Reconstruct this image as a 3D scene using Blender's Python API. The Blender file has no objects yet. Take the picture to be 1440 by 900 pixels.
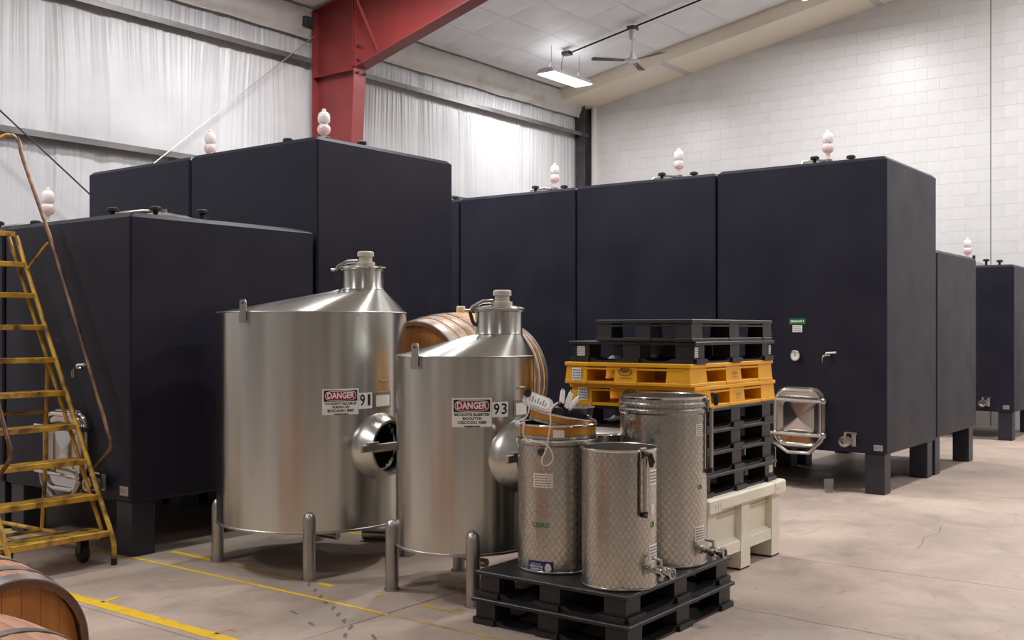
import bpy, bmesh, math, random
from mathutils import Matrix, Vector, noise
PI = math.pi
S = bpy.context.scene
COL = S.collection
random.seed(7)

# ------------------------------------------------------------------ camera
HORIZON, FPX, VPX, EYE = 463.0, 1477.65, 1832.9, 1.6
YAW = math.atan((VPX-720)/FPX)
FW = Vector((math.cos(YAW), math.sin(YAW), 0)); RT = Vector((math.sin(YAW), -math.cos(YAW), 0))
def at(px, py, depth):
    return Vector((0, 0, EYE)) + (FW + RT*((px-720)/FPX) + Vector((0, 0, 1))*((HORIZON-py)/FPX))*depth
cd = bpy.data.cameras.new('camera'); cam = bpy.data.objects.new('camera', cd); COL.objects.link(cam)
cam.location = (0, 0, EYE); cam.rotation_euler = (PI/2, 0, YAW-PI/2)
cd.sensor_fit = 'HORIZONTAL'; cd.sensor_width = 36; cd.lens = FPX/1440*36
cd.shift_y = (HORIZON-450)/1440; cd.clip_end = 200
S.camera = cam

# ------------------------------------------------------------------ world, exposure
w = bpy.data.worlds.new('world'); S.world = w; w.use_nodes = True
w.node_tree.nodes['Background'].inputs[0].default_value = (0.9, 0.95, 1, 1)
w.node_tree.nodes['Background'].inputs[1].default_value = 0.3
S.view_settings.view_transform = 'Standard'; S.view_settings.look = 'None'
S.view_settings.gamma = 1; S.view_settings.use_curve_mapping = False
S.view_settings.exposure = 0.1
LAMP_W = 190.0
LAMP_COL = (1.0, 0.99, 0.99)

# ------------------------------------------------------------------ room measures
YW, XG, SL = 12.2, 18.7, 0.18           # insulated wall, block gable wall, roof slope
XB, YF = -8.0, -12.2
def ceil_z(y): return 6.40 + SL*(12.2-abs(y))

# ------------------------------------------------------------------ materials
def lin(c):
    return tuple(((x/255)/12.92 if x/255 <= .04045 else (((x/255)+.055)/1.055)**2.4) for x in c) + (1,)
MATS = {}
def mat(name, col, rough=.5, metal=0, col2=None, scale=4, lo=.35, hi=.65, bump=0, bscale=40, stretch=(1, 1, 1),
        bstretch=None, detail=5, rvar=0, aniso=0, spec=.5, emit=0, trans=0, alpha=1, coat=0, coords='Object'):
    m = bpy.data.materials.new(name); m.use_nodes = True; nt = m.node_tree; b = nt.nodes['Principled BSDF']; L = nt.links.new
    c = lin(col); b.inputs['Base Color'].default_value = c
    b.inputs['Roughness'].default_value = rough; b.inputs['Metallic'].default_value = metal
    b.inputs['Specular IOR Level'].default_value = spec
    if aniso:
        b.inputs['Anisotropic'].default_value = aniso; b.inputs['Anisotropic Rotation'].default_value = .25
        tg = nt.nodes.new('ShaderNodeTangent'); tg.direction_type = 'RADIAL'; tg.axis = 'Z'; L(tg.outputs[0], b.inputs['Tangent'])
    if emit: b.inputs['Emission Color'].default_value = c; b.inputs['Emission Strength'].default_value = emit
    if trans: b.inputs['Transmission Weight'].default_value = trans
    if coat: b.inputs['Coat Weight'].default_value = coat; b.inputs['Coat Roughness'].default_value = .15
    if alpha < 1: b.inputs['Alpha'].default_value = alpha
    if col2 or bump or rvar:
        tc = nt.nodes.new('ShaderNodeTexCoord')
        def ntex(sc, st):
            mp = nt.nodes.new('ShaderNodeMapping'); mp.inputs['Scale'].default_value = st; L(tc.outputs[coords], mp.inputs[0])
            t = nt.nodes.new('ShaderNodeTexNoise'); t.inputs['Scale'].default_value = sc; t.inputs['Detail'].default_value = detail
            L(mp.outputs[0], t.inputs['Vector']); return t
        if col2 or rvar:
            t = ntex(scale, stretch)
            mr = nt.nodes.new('ShaderNodeMapRange'); mr.inputs[1].default_value = lo; mr.inputs[2].default_value = hi
            L(t.outputs['Fac'], mr.inputs[0])
            if col2:
                mx = nt.nodes.new('ShaderNodeMix'); mx.data_type = 'RGBA'
                mx.inputs[6].default_value = c; mx.inputs[7].default_value = lin(col2)
                L(mr.outputs[0], mx.inputs[0]); L(mx.outputs[2], b.inputs['Base Color'])
            if rvar:
                m2 = nt.nodes.new('ShaderNodeMapRange'); m2.inputs[3].default_value = max(.03, rough-rvar); m2.inputs[4].default_value = rough+rvar
                L(mr.outputs[0], m2.inputs[0]); L(m2.outputs[0], b.inputs['Roughness'])
        if bump:
            t = ntex(bscale, bstretch or stretch)
            bp = nt.nodes.new('ShaderNodeBump'); bp.inputs['Strength'].default_value = bump; bp.inputs['Distance'].default_value = .01
            L(t.outputs['Fac'], bp.inputs['Height']); L(bp.outputs[0], b.inputs['Normal'])
    MATS[name] = m; return m

mat('tank_paint', (35, 34, 46), .40, col2=(39, 38, 49), scale=2.2, bump=.06, bscale=130, rvar=.04, spec=.16)
mat('tank_foot', (40, 41, 52), .42, col2=(34, 35, 46), scale=3)
mat('brushed', (200, 200, 195), .25, 1, aniso=.7)
mat('satin_steel', (186, 182, 178), .36, 1, col2=(168, 164, 160), scale=6)
mat('chrome', (205, 202, 198), .16, 1)
mat('dull_chrome', (180, 176, 170), .27, 1)
mat('black_plastic', (27, 26, 28), .42, col2=(35, 33, 34), scale=7, bump=.1, bscale=60)
mat('rubber', (22, 22, 23), .7)
mat('black_gloss', (14, 14, 16), .25)
mat('yellow_plastic', (246, 178, 0), .42, col2=(236, 166, 0), scale=4, bump=.05)
mat('bin_plastic', (240, 234, 216), .5, col2=(228, 221, 202), scale=3, bump=.08, bscale=60)
mat('yellow_paint', (208, 162, 54), .5, col2=(100, 72, 38), scale=9, lo=.47, hi=.68, bump=.2, bscale=40, detail=8)
mat('tread_paint', (204, 158, 48), .6, col2=(82, 62, 36), scale=14, lo=.4, hi=.68, bump=.3, bscale=60, detail=8)
mat('rusty_rail', (138, 104, 76), .38, .45, col2=(74, 54, 44), scale=8, lo=.35, hi=.65, bump=.15)
mat('red_paint', (132, 50, 48), .42, col2=(116, 41, 40), scale=1.4, bump=.05, bscale=12, rvar=.05)
mat('dark_steel', (58, 56, 60), .5, .3, col2=(74, 71, 72), scale=5)
mat('girt_steel', (118, 115, 115), .45, .35, col2=(92, 89, 89), scale=3, stretch=(.4, 1, 1))
mat('vinyl', (196, 195, 197), .42, col2=(184, 183, 186), scale=1.2, bump=.12, bscale=14, bstretch=(6, 1, .5))
mat('vinyl_ceiling', (234, 237, 241), .5, col2=(224, 227, 231), scale=1.1, bump=.35, bscale=3.2, detail=6)
mat('eave_vinyl', (196, 192, 188), .5, col2=(150, 140, 128), scale=1.6, lo=.5, hi=.8, bump=.3, bscale=5, bstretch=(.5, 2, 2))
mat('block_paint', (204, 203, 203), .36, col2=(197, 195, 194), scale=1.6, bump=.18, bscale=45)
mat('soffit', (236, 228, 212), .6, col2=(230, 220, 202), scale=.8)
mat('plain_wall', (216, 212, 206), .6)
mat('dim_wall', (180, 177, 174), .7)
mat('door_grey', (150, 148, 146), .6)  # for the added panels mirrored in the steel tanks
mat('sealant', (70, 68, 66), .8)
mat('white_enamel', (205, 203, 204), .4)
mat('fan_blade', (70, 64, 62), .5)
mat('airlock_white', (236, 226, 224), .22, coat=.5)
mat('airlock_pink', (226, 196, 196), .22, coat=.5)
mat('paint_line', (236, 190, 28), .6, col2=(200, 160, 60), scale=12, lo=.5, hi=.75, detail=8)
mat('paint_line_worn', (206, 168, 66), .6, col2=(150, 134, 108), scale=10, lo=.38, hi=.6, detail=8)
mat('sign_white', (246, 245, 242), .4)
mat('sign_red', (150, 28, 40), .4)
mat('sign_black', (22, 22, 22), .5)
mat('label_white', (246, 244, 238), .5)
mat('label_tan', (236, 228, 212), .5)
mat('label_ink', (128, 125, 122), .6)
mat('label_blue', (46, 36, 110), .4)
mat('label_green', (24, 110, 62), .45)
mat('green_marker', (44, 120, 48), .5)
mat('fitting_grey', (196, 190, 176), .45)
mat('plate_metal', (176, 170, 164), .4, .6)
mat('stave', (176, 122, 82), .55, col2=(146, 96, 62), scale=3, stretch=(.35, 5, 5), bump=.15, bscale=20, bstretch=(.3, 6, 6))
mat('stave_pink', (188, 138, 108), .55, col2=(164, 112, 82), scale=3, stretch=(.35, 5, 5), bump=.15, bscale=20, bstretch=(.3, 6, 6))
mat('stave_end', (112, 76, 48), .6, col2=(88, 58, 36), scale=20)
mat('stave_gold', (206, 152, 92), .5, col2=(180, 124, 66), scale=3, stretch=(.35, 5, 5), bump=.1)
mat('barrel_head', (190, 124, 58), .55, col2=(164, 100, 44), scale=3, stretch=(5, 5, .4), bump=.1)
mat('hoop', (142, 134, 130), .42, .8, col2=(108, 100, 98), scale=8)
mat('bung', (220, 206, 176), .5)
mat('brass', (206, 146, 58), .34, .35, col2=(168, 108, 40), scale=6)
mat('bar_wood', (170, 118, 84), .5)
mat('white_plastic', (226, 222, 218), .35)
mat('cord', (224, 220, 214), .45)
mat('grey_pan', (84, 78, 80), .3, .7)
mat('clear_plastic', (150, 147, 144), .2, alpha=.38)
mat('interior', (40, 37, 34), .4, .9)
mat('lamp_lens', (255, 252, 246), .4, emit=9)
mat('floor_base', (66, 61, 56), .9)
mat('crack', (120, 106, 96), .9)
mat('scuff', (112, 104, 98), .8)

def machined_steel():
    m = bpy.data.materials.new('machined_steel'); m.use_nodes = True; nt = m.node_tree; b = nt.nodes['Principled BSDF']; L = nt.links.new
    tc = nt.nodes.new('ShaderNodeTexCoord'); sp = nt.nodes.new('ShaderNodeSeparateXYZ'); L(tc.outputs['Object'], sp.inputs[0])
    an = nt.nodes.new('ShaderNodeMath'); an.operation = 'ARCTAN2'; L(sp.outputs[1], an.inputs[0]); L(sp.outputs[0], an.inputs[1])
    mu = nt.nodes.new('ShaderNodeMath'); mu.operation = 'MULTIPLY'; mu.inputs[1].default_value = 40/(2*PI); L(an.outputs[0], mu.inputs[0])
    mz = nt.nodes.new('ShaderNodeMath'); mz.operation = 'MULTIPLY'; mz.inputs[1].default_value = 22; L(sp.outputs[2], mz.inputs[0])
    cb = nt.nodes.new('ShaderNodeCombineXYZ')
    pa = nt.nodes.new('ShaderNodeMath'); pa.operation = 'ADD'; L(mu.outputs[0], pa.inputs[0]); L(mz.outputs[0], pa.inputs[1]); L(pa.outputs[0], cb.inputs[0])
    pb = nt.nodes.new('ShaderNodeMath'); pb.operation = 'SUBTRACT'; L(mu.outputs[0], pb.inputs[0]); L(mz.outputs[0], pb.inputs[1]); L(pb.outputs[0], cb.inputs[1])
    vo = nt.nodes.new('ShaderNodeTexVoronoi'); vo.voronoi_dimensions = '2D'; vo.inputs['Scale'].default_value = 1; vo.inputs['Randomness'].default_value = .12
    L(cb.outputs[0], vo.inputs['Vector'])
    mr = nt.nodes.new('ShaderNodeMapRange'); mr.inputs[1].default_value = .1; mr.inputs[2].default_value = .65
    L(vo.outputs['Distance'], mr.inputs[0])
    mx = nt.nodes.new('ShaderNodeMix'); mx.data_type = 'RGBA'; mx.inputs[6].default_value = lin((192, 190, 184)); mx.inputs[7].default_value = lin((170, 168, 162))
    L(mr.outputs[0], mx.inputs[0]); L(mx.outputs[2], b.inputs['Base Color'])
    r2 = nt.nodes.new('ShaderNodeMapRange'); r2.inputs[3].default_value = .2; r2.inputs[4].default_value = .34; L(mr.outputs[0], r2.inputs[0]); L(r2.outputs[0], b.inputs['Roughness'])
    b.inputs['Metallic'].default_value = 1
    bp = nt.nodes.new('ShaderNodeBump'); bp.inputs['Strength'].default_value = .06; bp.inputs['Distance'].default_value = .004
    L(vo.outputs['Distance'], bp.inputs['Height']); L(bp.outputs[0], b.inputs['Normal'])
    MATS['machined_steel'] = m
machined_steel()

def concrete():
    m = bpy.data.materials.new('concrete'); m.use_nodes = True; nt = m.node_tree; b = nt.nodes['Principled BSDF']; L = nt.links.new
    g = nt.nodes.new('ShaderNodeNewGeometry')
    def nz(scale, detail, dist=0, off=(0, 0, 0), sc=(1, 1, 1)):
        mp = nt.nodes.new('ShaderNodeMapping'); mp.inputs['Location'].default_value = off; mp.inputs['Scale'].default_value = sc; L(g.outputs['Position'], mp.inputs[0])
        t = nt.nodes.new('ShaderNodeTexNoise'); t.inputs['Scale'].default_value = scale; t.inputs['Detail'].default_value = detail
        t.inputs['Distortion'].default_value = dist; L(mp.outputs[0], t.inputs['Vector']); return t.outputs['Fac']
    def rng(f, a, c, lo=0, hi=1):
        r = nt.nodes.new('ShaderNodeMapRange'); r.inputs[1].default_value = a; r.inputs[2].default_value = c
        r.inputs[3].default_value = lo; r.inputs[4].default_value = hi; L(f, r.inputs[0]); return r.outputs[0]
    def mix(f, a, c):
        x = nt.nodes.new('ShaderNodeMix'); x.data_type = 'RGBA'; L(f, x.inputs[0])
        for i, k in ((6, a), (7, c)):
            if isinstance(k, tuple): x.inputs[i].default_value = lin(k)
            else: L(k, x.inputs[i])
        return x.outputs[2]
    base = mix(rng(nz(.55, 6, .6), .36, .64), (160, 144, 132), (190, 170, 156))
    base = mix(rng(nz(1.7, 8, 1.0, (3, 1, 0)), .52, .72, 0, .55), base, (138, 128, 120))
    base = mix(rng(nz(5, 8, .5, (9, 4, 0)), .55, .75, 0, .4), base, (196, 182, 166))
    base = mix(rng(nz(16, 9, .3, (1, 7, 0)), .60, .78, 0, .5), base, (120, 111, 104))
    base = mix(rng(nz(2.4, 9, 1.5, (5, 5, 0), (1, 2.5, 1)), .62, .72, 0, .45), base, (124, 114, 106))
    L(base, b.inputs['Base Color'])
    L(rng(nz(2.2, 6), .3, .7, .42, .62), b.inputs['Roughness'])
    bp = nt.nodes.new('ShaderNodeBump'); bp.inputs['Strength'].default_value = .12; bp.inputs['Distance'].default_value = .01
    L(nz(60, 6), bp.inputs['Height']); L(bp.outputs[0], b.inputs['Normal'])
    MATS['concrete'] = m
concrete()

# ------------------------------------------------------------------ mesh builder
def frame(origin, zdir, xdir=None):
    z = Vector(zdir).normalized()
    x = Vector(xdir) if xdir is not None else (Vector((0, 0, 1)) if abs(z.z) < .9 else Vector((1, 0, 0)))
    x = (x - z*x.dot(z)).normalized(); y = z.cross(x)
    m = Matrix((x, y, z)).transposed().to_4x4(); m.translation = Vector(origin); return m
class MB:
    def __init__(s): s.v = []; s.f = []; s.s = []; s.M = None
    def add(s, vs, fs, smooth=False):
        o = len(s.v)
        for p in vs:
            p = Vector(p); s.v.append(tuple(s.M @ p) if s.M is not None else tuple(p))
        for f in fs: s.f.append(tuple(i+o for i in f)); s.s.append(smooth)
        return s
    def convex(s, vs, fs):
        c = sum((Vector(p) for p in vs), Vector())/len(vs); out = []
        for f in fs:
            a, b, d = (Vector(vs[f[i]]) for i in (0, 1, 2)); n = (b-a).cross(d-a)
            out.append(f if n.dot((a+b+d)/3-c) > 0 else tuple(reversed(f)))
        return s.add(vs, out)
    def box(s, x0, x1, y0, y1, z0, z1, b=0):
        lo = (min(x0, x1), min(y0, y1), min(z0, z1)); hi = (max(x0, x1), max(y0, y1), max(z0, z1))
        if not b:
            vs = [(x, y, z) for x in (lo[0], hi[0]) for y in (lo[1], hi[1]) for z in (lo[2], hi[2])]
            return s.convex(vs, [(0, 1, 3, 2), (4, 6, 7, 5), (0, 4, 5, 1), (2, 3, 7, 6), (0, 2, 6, 4), (1, 5, 7, 3)])
        vs = []; ix = {}
        for sg in [(i, j, k) for i in (0, 1) for j in (0, 1) for k in (0, 1)]:
            for a in range(3):
                p = [(hi[q]-(0 if q == a else b)) if sg[q] else (lo[q]+(0 if q == a else b)) for q in range(3)]
                ix[sg+(a,)] = len(vs); vs.append(tuple(p))
        fs = []
        def sgn(d): return tuple(d[q] for q in range(3))
        for a in range(3):
            u, w_ = (a+1) % 3, (a+2) % 3
            for q in (0, 1):
                fs.append(tuple(ix[sgn({a: q, u: i, w_: j})+(a,)] for i, j in ((0, 0), (1, 0), (1, 1), (0, 1))))
            for i in (0, 1):
                for j in (0, 1):
                    s0 = sgn({u: i, w_: j, a: 0}); s1 = sgn({u: i, w_: j, a: 1})
                    fs.append((ix[s0+(u,)], ix[s1+(u,)], ix[s1+(w_,)], ix[s0+(w_,)]))
        for sg in [(i, j, k) for i in (0, 1) for j in (0, 1) for k in (0, 1)]: fs.append(tuple(ix[sg+(a,)] for a in range(3)))
        return s.convex(vs, fs)
    def prism(s, poly, z0, z1):           # polygon (x,y) extruded along z, CCW
        n = len(poly); vs = [(x, y, z0) for x, y in poly]+[(x, y, z1) for x, y in poly]
        ar = sum(poly[i][0]*poly[(i+1) % n][1]-poly[(i+1) % n][0]*poly[i][1] for i in range(n))
        fs = [tuple(range(n-1, -1, -1)), tuple(range(n, 2*n))]+[(i, (i+1) % n, n+(i+1) % n, n+i) for i in range(n)]
        if ar < 0: fs = [tuple(reversed(f)) for f in fs]
        return s.add(vs, fs)
    def lathe(s, prof, n=32, smooth=True, closed=False):
        vs = []; rings = []
        for r, z in prof:
            if abs(r) < 1e-6: rings.append([len(vs)]); vs.append((0, 0, z))
            else:
                rings.append(list(range(len(vs), len(vs)+n)))
                vs += [(r*math.cos(2*PI*i/n), r*math.sin(2*PI*i/n), z) for i in range(n)]
        fs = []
        pr = list(zip(rings, rings[1:])) + ([(rings[-1], rings[0])] if closed else [])
        for a, b in pr:
            for i in range(n):
                j = (i+1) % n
                if len(a) == 1 and len(b) == 1: continue
                if len(a) == 1: fs.append((a[0], b[j], b[i]))
                elif len(b) == 1: fs.append((a[i], a[j], b[0]))
                else: fs.append((a[i], a[j], b[j], b[i]))
        return s.add(vs, fs, smooth)
    def tube(s, path, r, n=8, closed=False):
        P = [Vector(p) for p in path]; m = len(P); vs = []; up = None
        for i in range(m):
            if closed: t = (P[(i+1) % m]-P[i-1])
            else: t = (P[min(i+1, m-1)]-P[max(i-1, 0)])
            t.normalize()
            if up is None: up = Vector((0, 0, 1)) if abs(t.z) < .9 else Vector((1, 0, 0))
            up = (up-t*up.dot(t)).normalized(); sd = t.cross(up)
            rr = r[i] if isinstance(r, (list, tuple)) else r
            vs += [tuple(P[i]+(up*math.cos(2*PI*k/n)+sd*math.sin(2*PI*k/n))*rr) for k in range(n)]
        fs = []
        for i in range(m if closed else m-1):
            a, b = i*n, ((i+1) % m)*n
            for k in range(n): fs.append((a+k, b+k, b+(k+1) % n, a+(k+1) % n))
        if not closed: fs += [tuple(range(0, n)), tuple(reversed(range((m-1)*n, m*n)))]
        # orientation
        return s.add(vs, [tuple(reversed(f)) for f in fs], True)
    def grid(s, fn, nu, nv, smooth=True):
        vs = [fn(i/nu, j/nv) for j in range(nv+1) for i in range(nu+1)]
        fs = [(j*(nu+1)+i, j*(nu+1)+i+1, (j+1)*(nu+1)+i+1, (j+1)*(nu+1)+i) for j in range(nv) for i in range(nu)]
        return s.add(vs, fs, smooth)
    def build(s, name, m, parent=None, loc=None, kind=None, label=None):
        me = bpy.data.meshes.new(name); me.from_pydata(s.v, [], s.f); me.update()
        me.polygons.foreach_set('use_smooth', s.s)
        if any(s.s):
            try: me.set_sharp_from_angle(angle=math.radians(38))
            except Exception: pass
        me.materials.append(MATS[m] if isinstance(m, str) else m)
        o = bpy.data.objects.new(name, me); COL.objects.link(o)
        if parent is not None: o.parent = parent
        if loc is not None: o.location = loc
        if kind: o['kind'] = kind
        if label: o['label'] = label
        return o
def tag(o, label, cat, group=None):
    o['label'] = label; o['category'] = cat
    if group: o['group'] = group
    return o
def thing(name, label, cat, loc=(0, 0, 0), rz=0, group=None):
    o = bpy.data.objects.new(name, None); COL.objects.link(o); o.empty_display_size = .1
    o.location = loc; o.rotation_euler = (0, 0, rz); return tag(o, label, cat, group)
def copy_tree(o, parent=None):
    c = o.copy(); COL.objects.link(c); c.parent = parent
    for ch in list(o.children): copy_tree(ch, c)
    return c
def instance(src, name, m, parent, loc=(0, 0, 0), rot=None):
    o = bpy.data.objects.new(name, src.data); COL.objects.link(o); o.parent = parent; o.location = loc
    if rot: o.rotation_euler = rot
    return o
def rrect(w_, h, r, n=6):
    out = []
    for cx, cy, a0 in ((w_-r, h-r, 0), (-w_+r, h-r, PI/2), (-w_+r, -h+r, PI), (w_-r, -h+r, 3*PI/2)):
        out += [(cx+r*math.cos(a0+PI/2*i/n), cy+r*math.sin(a0+PI/2*i/n)) for i in range(n+1)]
    return out
# lettering: flat text turned into mesh and laid on a surface through a map (u, v, lift) -> point
def text_mesh(body, size, width=None, bold=0):
    cu = bpy.data.curves.new('lettering', 'FONT'); cu.body = body; cu.size = size; cu.align_x = 'CENTER'; cu.align_y = 'CENTER'
    cu.offset = bold; cu.resolution_u = 2
    o = bpy.data.objects.new('lettering', cu); COL.objects.link(o)
    dg = bpy.context.evaluated_depsgraph_get(); me = bpy.data.meshes.new_from_object(o.evaluated_get(dg))
    vs = [tuple(v.co) for v in me.vertices]; fs = [tuple(p.vertices) for p in me.polygons]
    bpy.data.objects.remove(o); bpy.data.curves.remove(cu); bpy.data.meshes.remove(me)
    if vs and width:
        x0 = min(v[0] for v in vs); x1 = max(v[0] for v in vs); k = width/(x1-x0); c = (x0+x1)/2
        vs = [((v[0]-c)*k, v[1], 0) for v in vs]
    return vs, fs
def put_text(mb, mp, body, u, v, size, width=None, bold=0, lift=.0016):
    vs, fs = text_mesh(body, size, width, bold)
    mb.add([mp(u+x, v+y, lift) for x, y, z in vs], fs)
def cyl_map(r, phi_deg, z0):
    p0 = math.radians(phi_deg)
    return lambda u, v, d: ((r+d)*math.cos(p0+u/r), (r+d)*math.sin(p0+u/r), z0+v)
def plane_map(o, ud, vd):
    o, ud, vd = Vector(o), Vector(ud), Vector(vd); nn = ud.cross(vd)
    return lambda u, v, d: tuple(o+ud*u+vd*v+nn*d)
def patch(mb, mp, u0, u1, v0, v1, d0, d1, nu=6):
    vs = []; 
    for i in range(nu+1):
        u = u0+(u1-u0)*i/nu
        vs += [mp(u, v0, d0), mp(u, v1, d0), mp(u, v1, d1), mp(u, v0, d1)]
    fs = [(0, 1, 2, 3), tuple(4*nu+k for k in (3, 2, 1, 0))]
    for i in range(nu):
        a, b = 4*i, 4*i+4
        for k in range(4): fs.append((a+k, b+k, b+(k+1) % 4, a+(k+1) % 4))
    mb.add(vs, [tuple(reversed(f)) for f in fs])
def outline_patch(mb, mp, pts, d0, d1):
    n = len(pts); mb.add([mp(u, v, d0) for u, v in pts]+[mp(u, v, d1) for u, v in pts],
                         [tuple(range(n, 2*n))]+[(i, (i+1) % n, n+(i+1) % n, n+i) for i in range(n)])
def print_lines(mb, mp, w_, h, rows, rnd, lift=.0014):
    for k in range(rows):
        v = h*(.5-(k+.8)/(rows+.6)); u = -w_*.42
        while u < w_*.40:
            L_ = rnd.uniform(.06, .2)*w_; patch(mb, mp, u, min(u+L_, w_*.43), v-h*.16/rows*1.1, v+h*.16/rows*1.1, lift*.5, lift, 2); u += L_+w_*.04

# ================================================================== SETTING
def struct(o): o['kind'] = 'structure'; return o
# floor: dark bed with the cast slabs as pieces, saw-cut joints between them
fl = struct(MB().box(XB, XG, YF, YW, -.22, -.03).build('floor', 'floor_base'))
JX = [XB, -7.73, -4.03, -.34, 3.355, 7.04, 10.80, 14.5, 18.2, XG]; JY = [YF, -10.6, -6.95, -3.26, .43, 4.12, 7.81, 11.5, YW]
g = .004
for i in range(len(JX)-1):
    for j in range(len(JY)-1):
        MB().box(JX[i]+(g if i else 0), JX[i+1]-(g if i < len(JX)-2 else 0), JY[j]+(g if j else 0), JY[j+1]-(g if j < len(JY)-2 else 0), -.03, 0, .003).build('slab', 'concrete', fl)
def strip(pts, w0, name, m, z=.0012):
    mb = MB(); P = [Vector((x, y, 0)) for x, y in pts]; vs = []
    for i, p in enumerate(P):
        t = (P[min(i+1, len(P)-1)]-P[max(i-1, 0)]).normalized(); n_ = Vector((-t.y, t.x, 0)); ww = w0[i] if isinstance(w0, list) else w0
        vs += [(p+n_*ww/2+Vector((0, 0, z))), (p-n_*ww/2+Vector((0, 0, z)))]
    mb.add(vs, [(2*i, 2*i+1, 2*i+3, 2*i+2) for i in range(len(P)-1)]); return mb.build(name, m, fl)
def yline(x, y0, y1, w0, m='paint_line'):
    n_ = max(2, int(abs(y1-y0)/.15)); strip([(x+random.uniform(-.002, .002), y0+(y1-y0)*k/n_) for k in range(n_+1)], [w0*random.uniform(.86, 1.08) for _ in range(n_+1)], 'painted_line', m)
yline(3.445, 12.0, 1.0, .085)
yline(4.288, 8.6, 4.10, .028); yline(4.288, 4.05, 2.2, .026, 'paint_line_worn')
yline(4.57, 6.50, 5.93, .055); yline(4.56, 5.9, 5.15, .05, 'paint_line_worn'); yline(4.555, 4.95, 4.83, .05); yline(4.56, 4.46, 4.40, .05, 'paint_line_worn')
yline(4.55, 4.08, 3.78, .035, 'paint_line_worn'); yline(4.55, 3.72, 3.5, .02, 'paint_line_worn'); yline(5.835, 6.1, 5.2, .05)
strip([(3.47, 5.62), (3.60, 5.66)], .03, 'painted_line', 'paint_line'); strip([(3.47, 4.56), (3.56, 4.58), (3.58, 4.52)], .03, 'painted_line', 'paint_line_worn')
strip([(3.99, 5.75), (4.0, 5.70), (4.04, 5.71)], .018, 'painted_line', 'paint_line_worn')
for k in range(2):
    pts = [(5.60-.02*k, 2.72), (5.585, 2.5), (5.59, 2.3), (5.565, 2.1), (5.57, 1.9), (5.545, 1.67), (5.56, 1.3), (5.55, .7)]
    if k == 0: strip(pts, .006, 'crack', 'crack', .0008)
strip([(8.9, 2.35), (8.6, 2.28), (8.35, 2.33), (8.1, 2.27), (7.9, 2.25)], .005, 'crack', 'crack', .0008)
for (x, y, a) in ((4.50, 4.98, .7), (4.42, 4.84, .8), (4.33, 4.69, .7), (4.27, 4.58, .9), (4.20, 4.45, .6), (4.12, 4.32, .7), (4.05, 4.20, .8), (3.98, 4.08, .6), (3.90, 4.30, 1.2), (4.0, 4.55, 1.3), (3.86, 4.0, .8), (3.93, 3.86, .9)):
    q = [(x+.05*math.cos(t)*math.cos(a)-.011*math.sin(t)*math.sin(a), y+.05*math.cos(t)*math.sin(a)+.011*math.sin(t)*math.cos(a), .0009) for t in [2*PI*k/9 for k in range(9)]]
    MB().add([(p[0]+random.uniform(-.006, .006), p[1]+random.uniform(-.006, .006), p[2]) for p in q], [tuple(range(9))]).build('footprint_scuff', 'scuff', fl)

# hidden walls and the roof deck close the hall
struct(MB().box(XB, XG+.2, YW+.12, YW+.3, -.2, 6.9).build('wall_back', 'plain_wall'))
wb = bpy.data.objects['wall_back']
def gable(x0, x1, name, m='block_paint'):
    mb = MB(); mb.M = Matrix(((0, 0, 1, x0), (1, 0, 0, 0), (0, 1, 0, 0), (0, 0, 0, 1)))
    mb.prism([(YF, -.2), (YW+.12, -.2), (YW+.12, ceil_z(YW)+.1), (0, ceil_z(0)+.1), (YF, ceil_z(YW)+.1)], 0, x1-x0)
    return struct(mb.build(name, m))
wr = gable(XG, XG+.2, 'wall_right'); gable(XB-.2, XB, 'wall_left', 'dim_wall')
struct(MB().box(XB, XG, YF-.2, YF, -.2, 6.9).build('wall_front', 'plain_wall'))
mb = MB(); mb.M = Matrix(((0, 0, 1, XB), (1, 0, 0, 0), (0, 1, 0, 0), (0, 0, 0, 1)))
mb.prism([(YW+.12, ceil_z(YW)+.06), (YW+.12, ceil_z(YW)+.3), (0, ceil_z(0)+.4), (YF, ceil_z(YW)+.3), (YF, ceil_z(YW)+.06), (0, ceil_z(0)+.08)], 0, XG-XB)
ce = struct(mb.build('ceiling', 'vinyl_ceiling'))
# ceiling blanket panels, each a slightly sagging pillow between its seams
PXW, PYW = 1.25, .735
variants = []
for k in range(6):
    mb = MB(); off = Vector((k*7.3, k*3.1, 0))
    def fn(u, v, k=k, off=off):
        x = (u-.5)*(PXW-.006); y = (v-.5)*(PYW-.005)
        e = min(1, 6*min(u, 1-u))*min(1, 6*min(v, 1-v))
        z = -(.006+.014*e) + e*.026*noise.noise(Vector((x*2.2, y*5, 0))+off) + e*.010*noise.noise(Vector((x*9, y*14, 1))+off)
        return (x, y, z - SL*y)
    mb.grid(fn, 14, 8); mb.f = [tuple(reversed(f)) for f in mb.f]
    variants.append(mb)
vo_ = [None]*6; cnt = 0
for i in range(-1, 12):
    for j in range(0, 11):
        x = 5.08+PXW*(i+.5); y = 11.99-PYW*(j+.5)
        if x+PXW/2 > 18.75: continue
        k = (i*5+j*3) % 6
        if vo_[k] is None:
            o = variants[k].build('ceiling_panel', 'vinyl_ceiling', ce); vo_[k] = o; o.location = (x, y, ceil_z(y)+.05)
        else: instance(vo_[k], 'ceiling_panel', None, ce, (x, y, ceil_z(y)+.05))
        cnt += 1

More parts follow.
